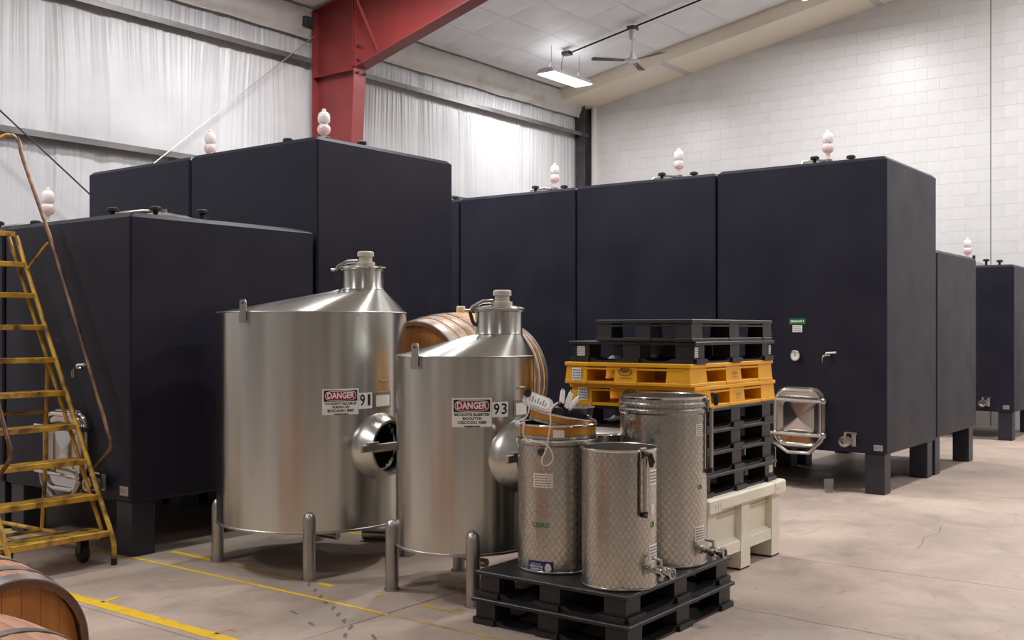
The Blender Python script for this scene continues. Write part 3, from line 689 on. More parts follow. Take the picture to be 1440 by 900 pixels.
# ================================================================== ROUND STAINLESS TANKS
def round_tank(label, c, R, z0, zs, zn, zt, off, legs, legs_h, num, lines, sign, nump, platep, lug_phi, door_z):
    t = thing('stainless_tank', label, 'steel tank', (c[0], c[1], 0))
    # shell with the manway hole left open
    n_, rows = 144, 70; mb = MB(); vs = []; fs = []
    for j in range(rows+1):
        z = z0+(zs-z0)*j/rows
        vs += [(R*math.cos(2*PI*i/n_), R*math.sin(2*PI*i/n_), z) for i in range(n_)]
    for j in range(rows):
        for i in range(n_):
            a = 2*PI*(i+.5)/n_; z = z0+(zs-z0)*(j+.5)/rows; x = R*math.cos(a); y = R*math.sin(a)
            if y < 0 and x*x+(z-door_z)**2 < .150**2: continue
            fs.append((j*n_+i, j*n_+(i+1) % n_, (j+1)*n_+(i+1) % n_, (j+1)*n_+i))
    mb.add(vs, fs, True); mb.build('shell', 'brushed', t)
    # rolled bottom edge and dished bottom
    mb = MB().lathe([(0, z0-.055), (R*.5, z0-.04), (R*.86, z0-.012), (R-.02, z0-.004), (R+.006, z0-.004), (R+.006, z0+.008), (R, z0+.012)], 96); mb.build('dished_bottom', 'satin_steel', t)
    # eccentric cone: shoulder ring to neck ring
    nr = .142; mb = MB(); n_ = 96; vs = []
    prof = [(0, 0), (.04, .035), (.5, .5), (.96, .965), (1, 1)]
    for f, zf in prof:
        r = R+(nr-R)*f; oy = -off*f; z = zs+(zn-zs)*zf
        vs += [(r*math.cos(2*PI*i/n_), oy+r*math.sin(2*PI*i/n_), z) for i in range(n_)]
    mb.add(vs, [(j*n_+i, j*n_+(i+1) % n_, (j+1)*n_+(i+1) % n_, (j+1)*n_+i) for j in range(len(prof)-1) for i in range(n_)], True)
    mb.build('cone_top', 'brushed', t)
    MB().lathe([(R+.001, zs-.006), (R+.004, zs-.002), (R+.001, zs+.003)], 96).build('shoulder_seam', 'satin_steel', t)
    o = Matrix.Translation((0, -off, 0))
    mb = MB(); mb.M = o; mb.lathe([(nr, zn-.002), (nr+.003, zn+.004), (nr, zn+.01), (nr, zt-.012), (nr+.008, zt-.008), (nr+.008, zt)], 64); mb.build('neck', 'brushed', t)
    mb = MB(); mb.M = o; mb.lathe([(nr+.016, zt+.001), (nr+.018, zt+.008), (nr+.012, zt+.016), (nr*.6, zt+.03), (0, zt+.036)], 64); ld = mb.build('lid', 'chrome', t)
    mb = MB(); mb.M = o @ Matrix.Translation((.02, -.01, zt)); mb.lathe([(.062, .03), (.062, .05), (.044, .055), (.044, .085), (.056, .09), (.056, .115), (.048, .122), (0, .122)], 14); mb.build('valve_cap', 'fitting_grey', ld)
    # hinge arm on the left of the neck
    dl = Vector((-.62, .50, 0)).normalized()
    def q(r, z): return (dl.x*r, -off+dl.y*r, zt+z)
    mb = MB(); mb.tube([q(.03, .055), q(.10, .052), q(.16, .02), q(.178, -.01)], .012, 8); mb.tube([q(.185, -.005), q(.21, -.004)], .009, 8); mb.build('hinge_arm', 'dull_chrome', ld)
    mb = MB(); mb.tube([q(.178, -.01), q(.165, -.06), q(.147, -.095)], .011, 8); mb.build('hinge_bracket', 'dark_steel', ld)
    # lifting lug
    a = math.radians(lug_phi); mp = cyl_map(R, lug_phi, zs)
    mb = MB(); patch(mb, mp, -.045, .045, -.075, -.01, 0, .004, 3); patch(mb, mp, -.028, .028, -.06, .035, .004, .012, 2); outline_patch(mb, mp, [(-.028, .035), (.028, .035), (.028, .062), (.018, .078), (-.018, .078), (-.028, .062)], .004, .012); lg = mb.build('lifting_lug', 'satin_steel', t)
    mb = MB(); outline_patch(mb, mp, [(.008*math.cos(k*PI/5), .055+.008*math.sin(k*PI/5)) for k in range(10)], .012, .0128); mb.build('lug_hole', 'sign_black', lg)
    # legs
    for x, y in legs:
        mb = MB(); mb.M = Matrix.Translation((x-c[0], y-c[1], 0))
        mb.lathe([(0, legs_h+.045), (.020, legs_h+.037), (.036, legs_h+.018), (.041, legs_h-.01), (.041, .012)], 24); l_ = mb.build('leg', 'satin_steel', t)
        mb = MB(); mb.M = Matrix.Translation((x-c[0], y-c[1], 0)); mb.lathe([(0, .012), (.052, .012), (.052, 0), (0, 0)], 24); mb.build('foot_plate', 'satin_steel', l_)
    # manway ring, flared towards the shell, facing -Y
    mb = MB(); mb.M = frame((0, -R+.06, door_z), (0, -1, 0), (0, 0, 1))
    mb.lathe([(.228, -.02), (.226, .03), (.215, .075), (.186, .155), (.182, .165), (.168, .165), (.160, .15), (.160, -.02)], 64); mw = mb.build('manway_ring', 'brushed', t)
    mb = MB(); mb.box(-.30, .02, -R-.135, -R-.115, door_z-.01, door_z+.035, .004); mb.box(-.245, -.15, -R-.14, -R-.11, door_z+.035, door_z+.05, .003); mb.build('hinge_bar', 'satin_steel', mw)
    mb = MB(); mb.tube([(-.17, -R-.09, door_z-.012), (.17, -R-.09, door_z-.012)], .014, 10); mb.build('cross_bar', 'bar_wood', mw)
    # warning sign
    p0, p1, s0, s1 = sign; ph = (p0+p1)/2; W = R*math.radians(p1-p0); Hh = s1-s0; mp = cyl_map(R, ph, (s0+s1)/2)
    mb = MB(); patch(mb, mp, -W/2, W/2, -Hh/2, Hh/2, .0005, .002, 12); sg = mb.build('danger_sign', 'sign_white', t)
    mb = MB(); patch(mb, mp, -W*.46, W*.46, Hh*.02, Hh*.45, .002, .0028, 12); mb.build('black_panel', 'sign_black', sg)
    def ell(wa, ha): return [(wa*(abs(math.cos(k*PI/16))**.55)*(1 if math.cos(k*PI/16) >= 0 else -1), Hh*.235+ha*(abs(math.sin(k*PI/16))**.55)*(1 if math.sin(k*PI/16) >= 0 else -1)) for k in range(32)]
    def ring_patch(wa, ha, d): 
        # subdivided so that the oval follows the curved shell
        mbb = MB(); pts = ell(wa, ha); n2 = 12; 
        for i in range(16):
            k0, k1 = i, i+1
        up = sorted({round(p[0], 5) for p in pts}); 
        def hgt(x): return ha*max(0, 1-abs(x/wa)**(2/.55))**(.55/2)
        xs = [-wa+2*wa*k/24 for k in range(25)]
        vs = [mp(x, Hh*.235-hgt(x), d) for x in xs]+[mp(x, Hh*.235+hgt(x), d) for x in xs]
        mbb.add(vs, [(k, k+1, 26+k, 25+k) for k in range(24)]); return mbb
    ring_patch(W*.435, Hh*.19, .0032).build('oval_border', 'sign_white', sg); ring_patch(W*.42, Hh*.172, .0036).build('oval', 'sign_red', sg)
    mb = MB(); put_text(mb, mp, 'DANGER', 0, Hh*.235, Hh*.33, W*.74, .0016, .0042); mb.build('lettering', 'sign_white', sg)
    mb = MB()
    for k, (tx, wf, hf) in enumerate(lines): put_text(mb, mp, tx, 0, -Hh*(.075+.135*k), Hh*hf, W*wf, .0008, .0026)
    mb.build('lettering', 'sign_black', sg)
    p0, p1, s0, s1 = nump; mp2 = cyl_map(R, (p0+p1)/2, (s0+s1)/2); W2 = R*math.radians(p1-p0); H2 = s1-s0
    mb = MB(); patch(mb, mp2, -W2/2, W2/2, -H2/2, H2/2, .0005, .002, 4); nm = mb.build('number_label', 'sign_white', t)
    mb = MB(); put_text(mb, mp2, num[0], -W2*.24, 0, H2*1.0, W2*.36, .0016, .003); put_text(mb, mp2, num[1], W2*.25, 0, H2*1.0, W2*(.2 if num[1] == '1' else .36), .0016, .003); mb.build('lettering', 'sign_black', nm)
    p0, p1, s0, s1 = platep; mp3 = cyl_map(R, (p0+p1)/2, (s0+s1)/2); W3 = R*math.radians(p1-p0); H3 = s1-s0
    mb = MB(); patch(mb, mp3, -W3/2, W3/2, -H3/2, H3/2, .0005, .006, 4); pl_ = mb.build('label_holder', 'satin_steel', t)
    mb = MB(); patch(mb, mp3, -W3*.38, W3*.42, -H3*.38, H3*.30, .006, .0072, 4); mb.build('card', 'label_tan' if num == '91' else 'label_white', pl_)
    mb = MB(); tube_on(mb, cyl_map(R, (p0+p1)/2+1, s1+.06), [(-.03, 0), (-.03, .012), (.03, .012), (.03, 0)], .012, .004, 6); mb.build('hook', 'dull_chrome', t)
    # bottom outlet
    mb = MB(); mb.tube([(.05, .05, z0-.04), (.05, .05, z0-.10), (.05, -.02, z0-.125), (.05, -R*.3, z0-.125)], .026, 10); mb.build('bottom_outlet', 'satin_steel', t)
    return t
T1 = round_tank('large round stainless tank marked 91 with slanted top and open manway', (5.03, 5.53), .65, .295, 1.715, 1.865, 2.0, .485,
           [(4.57, 5.06), (4.57, 5.985), (5.49, 5.06), (5.49, 5.985)], .39, '91',
           [('TOOKSIVTT BLUURCIS', .88, .125), ('PUKIOD ON', .46, .115), ('BUCASIC BBS', .72, .135), ('TEAMSPOUTING', .4, .06)], (232.8, 254.2, 1.05, 1.216), (254.4, 263.6, 1.082, 1.186), (264.5, 278.7, 1.078, 1.186), 185.3, .828)
T2 = round_tank('smaller round stainless tank marked 93 with slanted top, behind the pallet of drums', (5.03, 4.15), .427, .284, 1.44, 1.57, 1.715, .262,
           [(4.71, 3.83), (4.71, 4.47), (5.35, 3.83), (5.35, 4.47)], .39, '93',
           [('BEOSOITE BLISBTEEI', .88, .125), ('BIOOUTTBI', .46, .115), ('CISCCOU ABB', .72, .135), ('TEAMSPOUTING', .4, .06)], (209, 240.4, 1.033, 1.2), (240.9, 255.1, 1.087, 1.175), (261.1, 278.2, 1.08, 1.182), 176.6, .85)
o = MB().tube([(0, 0, .048), (.03, -.09, .048), (.09, -.2, .048)], .045, 14).build('hose_end', 'dull_chrome', None, (5.70, 5.70, 0))
tag(o, 'short polished hose coupling lying on the floor under the tank marked 91', 'hose coupling')

# ================================================================== BARRELS
def barrel(label, c, rz, L_, Rb, Rh, ns, hoops, stave='stave', bung=True, group=None, spin=0):
    t = thing('oak_barrel', label, 'barrel', c, rz, group)            # local axis X, lying; origin below the belly
    zc = Rb
    def rad(x): k = x/(L_/2); return Rb-(Rb-Rh)*k*k
    th = .027; dphi = 2*PI/ns; src = None
    for i in range(ns):
        if src is None:
            mb = MB(); n_ = 10; vs = []; half = dphi/2*.985
            for k in range(n_+1):
                x = -L_/2+L_*k/n_; r = rad(x)
                for rr, a in ((r, -half), (r+.0015, 0), (r, half), (r-th, half), (r-th, -half)): vs.append((x, rr*math.sin(a), rr*math.cos(a)))
            fs = [(0, 1, 2, 3, 4), tuple(5*n_+q for q in (4, 3, 2, 1, 0))]
            for k in range(n_):
                for q in range(5): fs.append((5*k+q, 5*k+5+q, 5*k+5+(q+1) % 5, 5*k+(q+1) % 5))
            mb.add(vs, fs, False); src = mb.build('stave', stave, t, (0, 0, zc)); src.rotation_euler = (spin, 0, 0)
            src.data.materials.append(MATS['stave_end'])
            for pi_ in [0, 1]+[2+5*k+3 for k in range(n_)]: src.data.polygons[pi_].material_index = 1
        else: instance(src, 'stave', None, t, (0, 0, zc), (spin+i*dphi, 0, 0))
    for x, w_ in hoops:
        mb = MB(); mb.M = frame((0, 0, zc), (1, 0, 0), (0, 0, 1))
        mb.lathe([(rad(x-w_/2)+.001, x-w_/2), (rad(x-w_/2)+.0045, x-w_/2), (rad(x+w_/2)+.0045, x+w_/2), (rad(x+w_/2)+.001, x+w_/2)], 56); hp = mb.build('hoop', 'hoop', t)
        a = .5; mb = MB(); mb.M = frame((x, rad(x)*math.sin(a), zc+rad(x)*math.cos(a)), (0, math.sin(a), math.cos(a))); mb.lathe([(.007, .003), (.006, .008), (0, .009)], 8); mb.build('rivet', 'dark_steel', hp)
    for sgn in (-1, 1):
        rh = Rh-th+.002; xh = sgn*(L_/2-.045); nb = 7
        for k in range(nb):
            y0 = -rh+2*rh*k/nb+.0008; y1 = -rh+2*rh*(k+1)/nb-.0008; top = []; bot = []
            for q in range(6):
                y = y0+(y1-y0)*q/5; zz = math.sqrt(max(0, rh*rh-y*y)); top.append((y, zz)); bot.append((y, -zz))
            poly = bot+top[::-1]
            mb = MB(); mb.M = Matrix(((0, 0, 1, xh-.011), (1, 0, 0, 0), (0, 1, 0, zc), (0, 0, 0, 1))); mb.prism(poly, 0, .022); mb.build('head_board', 'barrel_head', t)
    if bung:
        mb = MB(); mb.M = Matrix.Translation((0, 0, zc+Rb-.005)); mb.lathe([(0, 0), (.032, 0), (.036, .012), (.034, .05), (.028, .054), (0, .054)], 16); mb.build('bung', 'bung', t)
    return t
HB = lambda L_: [(-L_/2+.03, .055), (-L_*.36, .04), (-L_*.21, .035), (L_*.21, .035), (L_*.36, .04), (L_/2-.03, .055)]
barrel('oak barrel lying on the floor with its dark tan head showing behind another barrel', (2.05, 4.37, 0), PI/2, .95, .35, .295, 28, HB(.95), 'stave_pink', False, spin=.05)
barrel('pinkish oak barrel lying on the floor in front of another barrel head', (1.60, 3.30, 0), PI/2, .95, .35, .295, 28, HB(.95), 'stave_pink', False, spin=.02)
PH = 1.05
ZP = .67
barrel('large golden oak cask with wide steel hoops and pale bung behind the steel tanks', (6.247, 5.2, ZP), 0, PH, .53, .455, 34,
       [(-PH/2+.035, .06), (-.40, .05), (-.31, .045), (-.215, .045), (.215, .045), (.31, .045), (.40, .05), (PH/2-.035, .06)], 'stave_gold', spin=.04)
t = thing('cask_cradle', 'dark steel cradle carrying the large golden cask', 'cradle', (6.247, 5.2, 0))
def cz_(y): return ZP+.53-math.sqrt(max(0, .515**2-y*y))
for sx in (-.33, .33):
    mb = MB(); mb.tube([(sx, y, cz_(y)-.032) for y in (-.36, -.27, -.18, -.09, 0, .09, .18, .27, .36)], .025, 8); mb.build('saddle', 'dark_steel', t)
    for sy in (-.34, .34): MB().box(sx-.025, sx+.025, sy-.025, sy+.025, 0, cz_(.34)-.03, .004).build('leg', 'dark_steel', t)
for sy in (-.34, .34): MB().box(-.33, .33, sy-.02, sy+.02, .08, .12, .004).build('rail', 'dark_steel', t)

# ================================================================== PALLETS
def pallet(label, x0, x1, y0, y1, z, h, m='black_plastic', style='skid', bw=.14, group=None, stickers=(), logo=False, bwy=None):
    lx_, ly_ = x1-x0, y1-y0; cx, cy = (x0+x1)/2, (y0+y1)/2
    t = thing('plastic_pallet', label, 'pallet', (cx, cy, z), 0, group); hx, hy = lx_/2, ly_/2
    dk = .022 if style != 'box' else .026; sk = .03 if style != 'box' else .022
    top = MB()
    top.box(-hx, hx, -hy, hy, h-dk, h, .004); top = top.build('top_deck', m, t)
    ins = .022 if style == 'skid' else .004
    by = bwy/2 if bwy else bw*.46
    xs = [-hx+ins+bw/2, 0, hx-ins-bw/2]; ys = [-hy+ins+by, 0, hy-ins-by]
    for i, x in enumerate(xs):
        for j, y in enumerate(ys):
            a, b = bw/2, by; tp = .92 if style != 'skid' else 1
            vs = [(x+sx*a*(tp if zz == h-dk and style == 'box' else 1), y+sy*b*(tp if zz == h-dk and style == 'box' else 1), zz) for sx in (-1, 1) for sy in (-1, 1) for zz in (sk, h-dk)]
            MB().convex(vs, [(0, 1, 3, 2), (4, 6, 7, 5), (0, 4, 5, 1), (2, 3, 7, 6), (0, 2, 6, 4), (1, 5, 7, 3)]).build('block', m, t)
    # bottom skids: full height under the blocks, dipping between them
    def skid(axis, pos, wdt, ends, half):
        pr = []; e = half
        pts = ends
        top_ = []
        for k, c_ in enumerate(pts):
            a = c_-bw*.62; b = c_+bw*.62
            if k == 0: a = -e
            if k == 2: b = e
            top_ += [(a, sk), (b, sk)] if k == 0 else [(a-.05, sk*.42), (a, sk), (b, sk)]
            if k < 2: top_ += [(b+.05, sk*.42)]
        poly = [(-e, 0), (e, 0)]+top_[::-1]
        mb = MB()
        if axis == 'x': mb.M = Matrix(((1, 0, 0, 0), (0, 0, 1, pos-wdt/2), (0, 1, 0, 0), (0, 0, 0, 1)))
        else: mb.M = Matrix(((0, 0, 1, pos-wdt/2), (1, 0, 0, 0), (0, 1, 0, 0), (0, 0, 0, 1)))
        mb.prism(poly, 0, wdt)
        if axis == 'x': mb.f = [tuple(reversed(f)) for f in mb.f]
        return mb
    if style == 'box':
        for y in ys: MB().box(-hx, hx, y-by, y+by, 0, sk, .003).build('skid', m, t)
        for x in xs: MB().box(x-bw*.5, x+bw*.5, -hy, hy, .001, sk-.001, .003).build('cross_skid', m, t)
        for sx in (-1, 1): MB().box(sx*(hx-.03), sx*(hx-.008), -hy+.05, hy-.05, h-dk-.02, h-dk-.008).build('deck_lip', m, t)
        for sy in (-1, 1): MB().box(-hx+.05, hx-.05, sy*(hy-.03), sy*(hy-.008), h-dk-.02, h-dk-.008).build('deck_lip', m, t)
    else:
        for y, e_ in ((ys[0], -1), (ys[1], 0), (ys[2], 1)): skid('x', y+e_*.0, bw*.98, xs, hx).build('skid', m, t)
        for x in xs: skid('y', x, bw*1.06, ys, hy).build('cross_skid', m, t)
    for face, u, v, w_, hh, mm in stickers:
        if face == 'x': mp = plane_map((-hx+ins-.0005, u, v), (0, -1, 0), (0, 0, 1))
        else: mp = plane_map((u, -hy+ins-.0005, v), (1, 0, 0), (0, 0, 1))
        mb = MB(); patch(mb, mp, -w_/2, w_/2, -hh/2, hh/2, 0, .002, 1); s_ = mb.build('sticker', mm, t)
        mb = MB(); print_lines(mb, lambda a, b, d, mp=mp: mp(a, b, d+.002), w_, hh, 4, random); mb.build('lettering', 'label_ink', s_)
    if logo:
        mp = plane_map((-hx+ins-.001, 0, h*.56), (0, -1, 0), (0, 0, 1)); mb = MB()
        el = lambda a, b: [(a*math.cos(k*PI/16), b*math.sin(k*PI/16)+.006) for k in range(32)]
        o1, i1 = el(.052, .026), el(.046, .021)
        mb.add([mp(u, v, .001) for u, v in o1]+[mp(u, v, .001) for u, v in i1], [(k, (k+1) % 32, 32+(k+1) % 32, 32+k) for k in range(32)])
        for (ua, va, ub, vb) in ((-.035, 0, -.02, .02), (-.02, .02, -.012, -.008), (-.012, -.008, 0, .018), (0, .018, .006, -.006), (.006, -.006, .02, .016), (.02, .016, .034, -.002)):
            dx, dy = ub-ua, vb-va; l_ = math.hypot(dx, dy); nx, ny = -dy/l_*.0028, dx/l_*.0028
            mb.add([mp(ua+nx, va+ny+.004, .0012), mp(ua-nx, va-ny+.004, .0012), mp(ub-nx, vb-ny+.004, .0012), mp(ub+nx, vb+ny+.004, .0012)], [(0, 1, 2, 3)])
        print_lines(mb, lambda a, b, d: mp(a, b-.034, d), .1, .012, 1, random); mb.build('logo', 'sign_black', t)
        mp2 = plane_map((0, -hy+ins-.001, h*.5), (1, 0, 0), (0, 0, 1)); mb = MB(); put_text(mb, mp2, '600-2', .02, .0, .028, .07, .0006); patch(mb, mp2, -.02, .05, -.028, -.025, 0, .001, 1); mb.build('lettering', 'label_ink', t)
    return t
PHT = .141
pallet('black plastic pallet on the floor, lowest under the steel drums', 4.445, 5.64, 2.63, 3.63, 0, PHT)
pallet('black plastic pallet carrying the steel drums, lying on another pallet', 4.47, 5.655, 2.655, 3.62, PHT, PHT)
# white bin under the tall stack
BX0, BX1, BY0, BY1, BZ = 5.98, 7.13, 2.98, 4.05, .53
t = thing('harvest_bin', 'cream plastic harvest bin with ribbed sides standing under the pallet stack', 'bin', ((BX0+BX1)/2, (BY0+BY1)/2, 0))
hx, hy = (BX1-BX0)/2, (BY1-BY0)/2
iw = .045
mb = MB(); mb.box(-hx+iw, hx-iw, -hy+iw, hy-iw, .15, .17)
for s_ in (-1, 1):
    mb.box(-hx+iw, hx-iw, s_*(hy-iw), s_*(hy-iw-.02), .15, BZ-.02); mb.box(s_*(hx-iw), s_*(hx-iw-.02), -hy+iw, hy-iw, .15, BZ-.02)
mb.build('tub', 'bin_plastic', t)
for s_ in (-1, 1):
    for mbx, nm in ((MB().box(-hx-.03, hx+.03, s_*(hy+.03), s_*(hy-.045), BZ-.085, BZ, .012), 'rim'), (MB().box(s_*(hx+.03), s_*(hx-.045), -hy-.03, hy+.03, BZ-.084, BZ-.001, .012), 'rim')): mbx.build(nm, 'bin_plastic', t)
    for e_ in (-1, 1):
        MB().box(e_*(hx+.034), e_*(hx-.16), s_*(hy+.034), s_*(hy-.03), BZ-.095, BZ+.004, .012).build('rim_corner', 'bin_plastic', t)
        MB().box(e_*(hx+.033), e_*(hx-.03), s_*(hy+.032), s_*(hy-.16), BZ-.0935, BZ+.0025, .012).build('rim_corner', 'bin_plastic', t)
    # posts doubling as feet, sills between them
    for x in (-hx+.075, 0, hx-.075):
        vs = [(x+a*(.075 if zz < .3 else .062), s_*(hy-(0 if o_ else .20)) if zz < .3 else s_*(hy-(0 if o_ else .08)), zz) for a in (-1, 1) for o_ in (0, 1) for zz in (.012, BZ-.05)]
        MB().convex(vs, [(0, 1, 3, 2), (4, 6, 7, 5), (0, 4, 5, 1), (2, 3, 7, 6), (0, 2, 6, 4), (1, 5, 7, 3)]).build('foot_post', 'bin_plastic', t)
        MB().box(x-.07, x+.07, s_*(hy-.005), s_*(hy-.19), 0, .012).build('foot_pad', 'rubber', t)
    for y in (-hy+.075, 0, hy-.075):
        MB().box(s_*hx, s_*(hx-.06), y-.065, y+.065, .012 if y else .13, BZ-.05, .006).build('side_post', 'bin_plastic', t)
    for x in (-hx/2, hx/2):
        xa, xb = x-hx/2+.06, x+hx/2-.06
        vs = [(xa, s_*(hy-.004), .13), (xb, s_*(hy-.004), .13), (xb, s_*(hy-.004), .20), (xa, s_*(hy-.004), .20), (xa, s_*(hy-.06), .13), (xb, s_*(hy-.06), .13), (xb, s_*(hy-.05), .225), (xa, s_*(hy-.05), .225)]
        MB().convex(vs, [(0, 1, 2, 3), (4, 5, 6, 7), (0, 1, 5, 4), (1, 2, 6, 5), (2, 3, 7, 6), (3, 0, 4, 7)]).build('sill', 'bin_plastic', t)
        MB().box(xa, xb, s_*(hy-.035), s_*(hy-.05), BZ-.135, BZ-.128).build('groove_rib', 'bin_plastic', t)
for q in range(3): 
    mb = MB(); mb.box(-hx+.06+.035*q, -hx+.075+.035*q, -hy-.0365, -hy-.03, BZ-.055, BZ-.03); mb.build('moulded_mark', 'label_tan', t)
    mb = MB(); mb.box(hx-.06-.035*q, hx-.075-.035*q, -hy-.0365, -hy-.03, BZ-.055, BZ-.03); mb.build('moulded_mark', 'label_tan', t)
z = BZ+.004
SX = [(5.93, 7.11, 2.99, 3.95), (5.92, 7.09, 3.0, 3.94), (5.90, 7.08, 3.0, 3.94), (5.90, 7.08, 3.0, 3.94)]
nms = ['lowest black pallet in the tall stack, resting on the cream bin', 'second black pallet up from the cream bin', 'third black pallet up from the cream bin', 'black pallet directly under the yellow pallets']
for k, (q, nm) in enumerate(zip(SX, nms)):
    st = [('y', -.52, .075, .06, .06, 'label_white'), ('y', .52, .08, .06, .05, 'label_white')] if k == 0 else []
    pallet(nm, *q, z, PHT, stickers=st); z += PHT
pallet('lower yellow plastic pallet in the tall stack', 5.86, 7.10, 3.0, 3.93, z, .143, 'yellow_plastic', 'box', .235, bwy=.17, stickers=[('x', .36, .075, .075, .085, 'label_white'), ('x', -.40, .11, .11, .04, 'label_tan')], logo=True); z += .143
pallet('upper yellow plastic pallet with an oval logo in the tall stack', 5.80, 7.055, 3.0, 3.93, z, .143, 'yellow_plastic', 'box', .235, bwy=.17, stickers=[('x', .37, .065, .07, .08, 'label_white')], logo=True); z += .143
pallet('black pallet lying on the yellow pallets, with small white stickers', 5.85, 7.06, 2.99, 3.93, z, .138, stickers=[('x', .385, .072, .06, .062, 'label_white'), ('y', -.555, .072, .045, .062, 'label_white'), ('y', .565, .072, .035, .062, 'label_white')]); z += .138
pallet('smaller black pallet on the very top of the stack', 5.82, 7.045, 3.0, 3.70, z, .140, style='box', bw=.15, bwy=.115); z += .140

# ================================================================== DRUMS
DZ = 2*PHT
def tap_valve(t, R, phi, z, big=True):
    a = math.radians(phi); n_ = Vector((math.cos(a), math.sin(a), 0)); o = n_*R+Vector((0, 0, z)); tn = Vector((-math.sin(a), math.cos(a), 0))
    mb = MB(); mb.M = frame(o-n_*.004, n_, (0, 0, 1)); mb.lathe([(0, 0), (.024, 0), (.024, .02), (.016, .024), (.016, .05), (.026, .055), (.03, .075), (.026, .095), (.017, .1), (.017, .125), (.029, .128), (.029, .15), (.02, .153), (.018, .135), (0, .135)], 18)
    v_ = mb.build('valve', 'chrome', t)
    mb = MB(); b = o+n_*.075; mb.tube([b+Vector((0, 0, .02)), b+Vector((0, 0, .055)), b+Vector((0, 0, .06))-n_*.05], .009, 8); mb.build('valve_lever', 'dull_chrome', v_)
    MB().tube([b+Vector((0, 0, -.02)), b+Vector((0, 0, -.045))], .014, 8).build('drain_plug', 'dull_chrome', v_)
def drum(label, c, R, h, wall='machined_steel', extra=(), lid=False, beads=()):
    t = thing('steel_drum', label, 'steel drum', (c[0], c[1], DZ))
    pr = [(0, .012), (R-.012, .012), (R-.004, .0), (R, .006), (R, .02)]
    for b in beads: pr += [(R, b-.016), (R+.007, b-.008), (R+.007, b+.008), (R, b+.016)]
    pr += [(R, h-.012)]
    MB().lathe(pr, 80).build('wall', wall, t)
    MB().lathe([(R, h-.012), (R+.006, h-.01), (R+.008, h-.003), (R+.003, h+.003), (R-.003, h)], 80).build('rim', 'chrome', t)
    MB().lathe([(R-.003, h), (R-.003, .02), (0, .02)], 80).build('inner_wall', 'satin_steel', t)
    MB().lathe([(R+.001, .002), (R+.004, .006), (R+.004, .012), (R+.001, .016)], 80).build('foot_ring', 'dull_chrome', t)
    if lid: MB().lathe([(R-.012, h-.02), (R-.012, h+.006), (R-.03, h+.012), (0, h+.016)], 64).build('lid', 'satin_steel', t)
    for e in extra: e(t, R, h)
    return t
def lab(p0, p1, z0, z1, m='label_white', rows=5, name='paper_label', ink='label_ink'):
    def f(t, R, h):
        mp = cyl_map(R, (p0+p1)/2, (z0+z1)/2-DZ); W = R*math.radians(p1-p0); H_ = z1-z0
        mb = MB(); patch(mb, mp, -W/2, W/2, -H_/2, H_/2, .0004, .0016, 6); o = mb.build(name, m, t)
        if rows: mb = MB(); print_lines(mb, lambda a, b, d: mp(a, b, d+.0016), W, H_, rows, random); mb.build('lettering', ink, o)
    return f
def scribble(p0, z0, tx, size, width, m='green_marker'):
    def f(t, R, h):
        mb = MB(); put_text(mb, cyl_map(R, p0, z0-DZ), tx, 0, 0, size, width, .0012, .001); mb.build('marker_writing', m, t)
    return f
def sight(phi, z0, z1, ztop):
    def f(t, R, h):
        a = math.radians(phi); n_ = Vector((math.cos(a), math.sin(a), 0)); tn = Vector((-math.sin(a), math.cos(a), 0))
        p = lambda r, z, s=0: tuple(n_*(R+r)+tn*s+Vector((0, 0, z-DZ)))
        s_ = MB().tube([p(.028, z0), p(.028, z1)], .012, 10).build('sight_tube', 'dull_chrome', t)
        MB().tube([p(0, z0, 0), p(.03, z0), p(.028, z0+.02)], .014, 8).build('sight_foot', 'black_gloss', s_)
        MB().tube([p(.006, z0, -.02), p(.006, z1, -.02)], .004, 6).build('guide_rod', 'dark_steel', s_)
        b = MB().box(-.02, .02, -.006, .006, 0, .06, .004); 
        b.v = [tuple(Vector(p(.012, z1-.01))+tn*v[0]+n_*v[1]+Vector((0, 0, v[2]))) for v in b.v]; b.build('clamp_plate', 'dull_chrome', s_)
        MB().tube([p(.03, ztop+.02, .0), p(.05, ztop+.015, .012), p(.055, ztop-.02, .02), p(.05, ztop-.045, .02)], [.012, .016, .018, .010], 8).build('clamp_handle', 'black_gloss', s_)
    return f
def val(phi, z): return lambda t, R, h: tap_valve(t, R, phi, z-DZ)
def blue(p0, p1, z0, z1):
    def f(t, R, h):
        mp = cyl_map(R, (p0+p1)/2, (z0+z1)/2-DZ); W = R*math.radians(p1-p0); H_ = z1-z0
        mb = MB(); patch(mb, mp, -W/2, W/2, -H_/2, H_/2, .0004, .0016, 6); o = mb.build('blue_label', 'label_blue', t)
        mb = MB(); put_text(mb, mp, 'PRIVATE', -W*.16, H_*.2, H_*.2, W*.4, 0, .0026); put_text(mb, mp, 'PRIVATE', -W*.16, -H_*.02, H_*.24, W*.55, .0005, .0026); put_text(mb, mp, 'RESERVE', -W*.14, -H_*.26, H_*.22, W*.5, .0005, .0026); mb.build('lettering', 'label_white', o)
        mb = MB()
        for du, dv, r_ in ((W*.3, .004, .016), (W*.3, -.006, .019)): outline_patch(mb, mp, [(du+r_*math.cos(k*PI/8), dv+r_*math.sin(k*PI/8)) for k in range(16)], .0018, .0026+.0002*(r_ > .017))
        mb.build('emblem', 'label_white', o)
    return f
def port(phi, z):
    def f(t, R, h):
        a = math.radians(phi); n_ = Vector((math.cos(a), math.sin(a), 0)); mb = MB(); mb.M = frame(n_*(R-.002)+Vector((0, 0, z-DZ)), n_); mb.lathe([(0, 0), (.022, 0), (.022, .008), (.014, .012), (.008, .006), (0, .006)], 16); mb.build('port_plug', 'dark_steel', t)
    return f
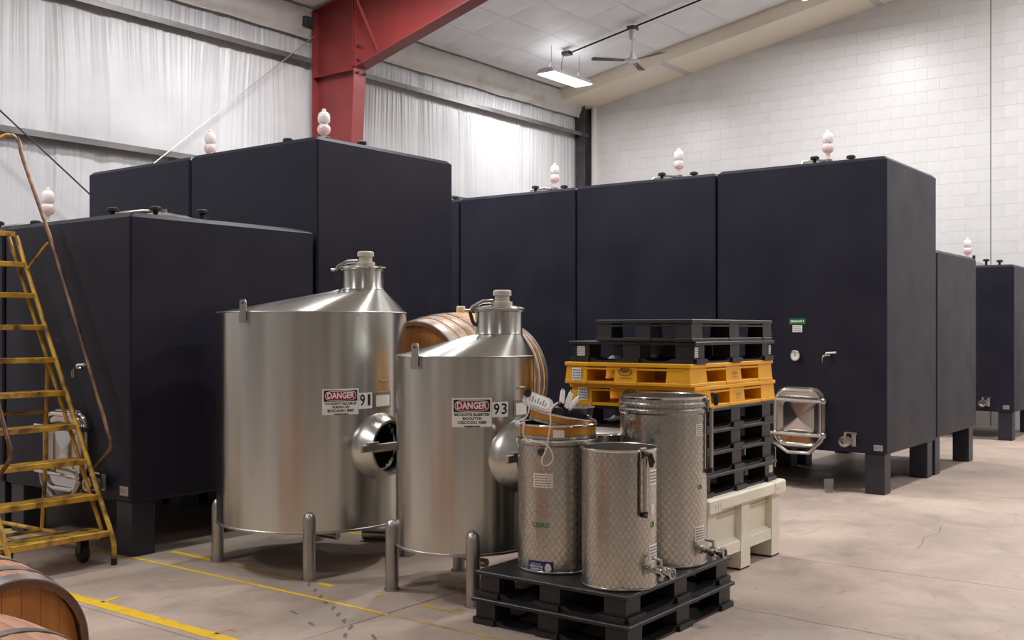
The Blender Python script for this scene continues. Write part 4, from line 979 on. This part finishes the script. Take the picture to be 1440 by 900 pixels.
drA = drum('steel drum with a small blue label, topped by brass sieves and white tools', (4.826, 3.317), .221, 1.0-DZ, extra=[lab(179, 208, .748, .824, 'label_tan', 5), scribble(190, .545, 'CEBRO', .035, .1), blue(169.5, 209, .293, .352), port(191, .94)], beads=(.70,))
drB = drum('empty open steel drum with a tap, in front on the pallet', (4.695, 2.839), .194, .99-DZ, extra=[sight(247, .665, .955, .955), lab(263, 284, .81, .885, 'label_white', 4), lab(266, 276, .66, .71, 'white_plastic', 0, 'tape'), scribble(271, .606, 'OB', .04, .04), lab(262, 289, .418, .504, 'label_white', 5), val(262, .385)])
drC = drum('tallest steel drum with a beaded rim and a tap, nearest the cream bin', (5.319, 2.924), .245, 1.222-DZ, extra=[sight(287, .80, 1.16, 1.215), lab(256, 270, 1.01, 1.074, 'label_white', 5), lab(254, 275, .424, .506, 'label_white', 5), scribble(264, .722, 'OB', .035, .04), val(268, .372)], beads=(.86, .895))
drD = drum('short lidded steel drum hidden behind the other drums on the pallet', (5.35, 3.385), .205, .985-DZ, lid=True)

# ------------------------------------------------------------------ sieves, pan, tools and cord on the drum
def sieve(label, c, z, R, h, tilt=None):
    t = thing('brass_sieve', label, 'sieve', (c[0], c[1], z))
    if tilt: t.rotation_euler = tilt
    MB().lathe([(R-.012, 0), (R-.002, 0), (R-.002, h*.30), (R, h*.33), (R, h)], 64).build('frame_wall', 'brass', t)
    MB().lathe([(R, h-.004), (R+.007, h-.003), (R+.009, h+.003), (R+.004, h+.008), (R-.004, h+.004), (R-.004, h*.2), (R-.012, 0)], 64).build('rolled_rim', 'chrome', t)
    MB().lathe([(R-.004, h*.18), (0, h*.18)], 48).build('mesh_bottom', 'grey_pan', t)
    MB().lathe([(R-.001, 0), (R+.002, .002), (R+.002, h*.28), (R-.001, h*.3)], 64).build('skirt', 'dull_chrome', t)
    return t
cA = (4.826, 3.317)
s1 = sieve('flat brass sieve lying on the drum with the blue label', cA, 1.004, .212, .072)
mb = MB(); mp = cyl_map(.2135, 216, .036); patch(mb, mp, -.03, .03, -.022, .018, .0005, .0015, 4); mb.build('tape', 'label_tan', s1)
s2 = sieve('tilted brass sieve leaning on the flat sieve', (4.845, 3.305), 1.068, .182, .055, Matrix.Rotation(math.radians(11), 4, FW).to_euler())
t = thing('grey_pan', 'small dark metal pan with a pale rim beside the white tools', 'pan', (4.935, 3.285, 1.108))
MB().lathe([(0, 0), (.10, 0), (.11, .01), (.115, .05)], 40).build('bowl', 'grey_pan', t)
MB().lathe([(.115, .05), (.121, .052), (.121, .058), (.113, .058), (.105, .012), (0, .006)], 40).build('pan_rim', 'dull_chrome', t)
def slab(name, label, cat, c, L_, W, T, rot, m='white_plastic', kn=None):
    t = thing(name, label, cat, c); t.rotation_euler = rot
    mb = MB(); mb.prism([(x, y) for x, y in rrect(L_/2, W/2, W*.42, 5)], -T/2, T/2); mb.build('handle_body', m, t)
    mb = MB(); mb.prism([(x, y) for x, y in rrect(L_*.38, W*.36, W*.28, 5)], T/2, T/2+.003); p_ = mb.build('face_plate', 'label_white', t)
    mb = MB()
    for k in range(7): mb.box(-L_*.3+L_*.09*k, -L_*.3+L_*.09*k+.006, -W*.2, W*(.05+.15*(k % 2)), T/2+.003, T/2+.0045)
    mb.build('markings', 'label_ink', p_)
    if kn: MB().lathe([(0, -T), (.018, -T), (.022, 0), (.018, T), (0, T)], 14).build('knob', 'black_gloss', t, kn)
    return t
R_ = math.radians
slab('test_paddle', 'white printed paddle with rounded ends lying on the tilted sieve', 'paddle', at(756.5, 565.5, 5.72), .17, .085, .018, (R_(60), R_(21), R_(-50)), kn=(-.07, .02, .014))
for k, (px, py, px2, py2, lb) in enumerate(((789.5, 571, 791.5, 550, 'upright white tube sticking out among the tools on the drum'), (796, 573, 803, 553, 'white tube leaning right among the tools on the drum'), (800, 575, 812, 561, 'low white tube lying against the dark pan'))):
    a, b = at(px, py, 5.70), at(px2, py2, 5.74); d = b-a
    t = thing('plastic_tube', lb, 'tube', a)
    MB().tube([(0, 0, 0), d*.5, d], [.013, .015, .013], 12).build('tube_body', 'white_plastic', t)
    MB().tube([d*.98, d*1.12], .010, 10).build('tube_cap', 'dull_chrome', t)
for px, py, lb in ((789, 569, 'upper round black knob among the white tools'), (795, 576, 'lower round black knob on the sieve rim')):
    o = MB().lathe([(0, -.017), (.010, -.015), (.018, -.005), (.018, .006), (.010, .015), (0, .017)], 16).build('black_knob', 'black_gloss', None, at(px, py, 5.60)); tag(o, lb, 'knob')
pts = [(748, 557), (745, 566), (743, 580), (738, 588), (731, 591), (730, 596), (737, 594), (736, 604), (738, 616), (752, 621), (766, 624), (774, 632), (778, 642), (776, 650), (769, 655), (763, 653), (762, 646), (768, 632), (771, 616), (774, 595), (774, 580), (778, 571), (785, 566)]
dp = [5.64, 5.63, 5.62, 5.63, 5.66, 5.64, 5.63, 5.62, 5.62, 5.605, 5.60, 5.595, 5.595, 5.60, 5.60, 5.60, 5.605, 5.60, 5.595, 5.585, 5.60, 5.62, 5.64]
P = [at(x, y, d) for (x, y), d in zip(pts, dp)]; Q = []
for i in range(len(P)-1):
    p0, p1, p2, p3 = P[max(i-1, 0)], P[i], P[i+1], P[min(i+2, len(P)-1)]
    for k in range(5):
        s_ = k/5; Q.append(.5*((2*p1)+(p2-p0)*s_+(2*p0-5*p1+4*p2-p3)*s_*s_+(3*p1-p0-3*p2+p3)*s_**3))
Q.append(P[-1])
o = MB().tube([q-P[0] for q in Q], .0042, 6).build('white_cord', 'cord', None, P[0]); tag(o, 'thin white cord looping down over the drum with the blue label', 'cord')

# plastic cup on the floor
t = thing('plastic_cup', 'small clear plastic cup standing on the floor before the tank with the green label', 'cup', (10.09, 3.715, 0))
MB().lathe([(0, .004), (.034, .004), (.037, 0), (.046, .125), (.049, .128), (.045, .13), (.034, .008), (0, .008)], 28).build('cup_body', 'clear_plastic', t)
for k in range(8):
    a = k*PI/4; MB().tube([(.037*math.cos(a), .037*math.sin(a), .005), (.046*math.cos(a), .046*math.sin(a), .12)], .002, 5).build('rib', 'clear_plastic', t)

# ================================================================== YELLOW ROLLING LADDER
LX, LY = 3.715, 6.48
t = thing('rolling_ladder', 'worn yellow steel rolling ladder with brown handrails beside the low tank', 'ladder', (LX, LY, 0), R_(0))
hw = .345; NST = 10
def sp(k): return (.005+.1385*k, .225+.2335*k)       # tread front edge (y, z)
for k in range(NST):
    y, z = sp(k); dep = .17 if 0 < k < NST-1 else (.22 if k == 0 else .42)
    mb = MB(); mb.box(-hw, hw, y, y+dep, z-.006, z+.004); tr = mb.build('tread', 'tread_paint', t)
    MB().box(-hw, hw, y-.004, y+.004, z-.032, z+.006, .003).build('nosing', 'yellow_paint', tr)
    if k: MB().box(-hw, hw, y+dep-.004, y+dep+.004, z-.025, z+.004).build('back_lip', 'yellow_paint', tr)
for s_ in (-1, 1):
    x = s_*(hw+.016)
    mb = MB(); y0, z0 = sp(0); y1, z1_ = sp(NST-1)
    mb.tube([(x, y0-.03, .02), (x, y0-.03, .13), (x, y0-.01, .19), (x, y0+.04, z0+.05), (x, y1+.01, z1_-.03)], .0165, 10); mb.build('stringer', 'yellow_paint', t)
    mb = MB(); mb.tube([(x-s_*.012, y0+.10, z0), (x-s_*.012, y1+.10, z1_-.03)], .014, 8); mb.build('rear_stringer', 'yellow_paint', t)
    MB().lathe([(0, 0), (.021, 0), (.021, .045), (0, .045)], 14).build('foot_cap', 'rubber', t, (x, y0-.03, 0))
    # rear frame: upright brace, tall back leg, base tubes
    MB().tube([(x, .90, .13), (x, .86, .5), (x, .82, 1.38)], .015, 8).build('brace_post', 'yellow_paint', t)
    MB().tube([(x, .82, 1.36), (x, 1.62, 1.36)], .012, 8).build('side_brace', 'yellow_paint', t)
    MB().tube([(x, 1.66, .03), (x, 1.62, 1.3), (x, 1.60, z1_-.03)], .017, 8).build('back_leg', 'yellow_paint', t)
    MB().lathe([(0, 0), (.021, 0), (.021, .05), (0, .05)], 14).build('foot_cap', 'rubber', t, (x, 1.66, 0))
    MB().tube([(x, y0+.16, .16), (x, .90, .13), (x, 1.65, .12)], .015, 8).build('base_tube', 'yellow_paint', t)
    # handrail
    rail = [(6.763, .614), (6.60, .74), (6.553, .785), (6.555, .84), (6.596, .902), (6.971, 1.615), (7.331, 2.267), (7.70, 2.85), (7.745, 2.93), (7.764, 3.0), (7.80, 3.05), (7.86, 3.08), (7.965, 3.095), (8.1, 3.08), (8.12, 3.03), (8.12, 2.36)]
    xr = hw+.055 if s_ > 0 else -.30
    hr = MB().tube([(xr, y-LY, z) for y, z in rail[:12]], .0145, 10).build('handrail', 'rusty_rail', t)
    MB().tube([(xr, y-LY, z) for y, z in rail[11:]], .0145, 10).build('guard_post', 'yellow_paint', t)
    MB().tube([(x, 7.576-LY, 2.05), (xr, 7.37-LY, 2.235)], .010, 8).build('rail_strut', 'yellow_paint', hr)
    # caster
    mb = MB(); mb.M = frame((s_*(hw-.08), .20, .075), (1, 0, 0), (0, 0, 1)); mb.lathe([(0, -.022), (.05, -.022), (.068, -.016), (.075, -.006), (.075, .006), (.068, .016), (.05, .022), (0, .022)], 28); cs = mb.build('caster_wheel', 'rubber', t)
    MB().box(s_*(hw-.08)-.032, s_*(hw-.08)+.032, .17, .23, .155, .165).box(s_*(hw-.08)-.032, s_*(hw-.08)-.026, .175, .225, .07, .16).box(s_*(hw-.08)+.026, s_*(hw-.08)+.032, .175, .225, .07, .16).build('caster_fork', 'dark_steel', cs)
MB().tube([(-hw, .20, .17), (hw, .20, .17)], .014, 8).build('axle_tube', 'yellow_paint', t)
MB().tube([(-hw, .90, .13), (hw, .90, .13)], .014, 8).build('base_cross', 'yellow_paint', t)
MB().tube([(-hw, .84, 1.0), (hw, .84, 1.0)], .011, 8).build('base_cross', 'yellow_paint', t)
MB().tube([(-hw, 1.65, .12), (hw, 1.65, .12)], .014, 8).build('base_cross', 'yellow_paint', t)
MB().tube([(-hw-.055, 8.12-LY, 3.03), (hw+.055, 8.12-LY, 3.03)], .0145, 8).build('guard_rail', 'yellow_paint', t)
MB().tube([(-hw-.055, 8.12-LY, 2.72), (hw+.055, 8.12-LY, 2.72)], .0125, 8).build('guard_rail', 'yellow_paint', t)
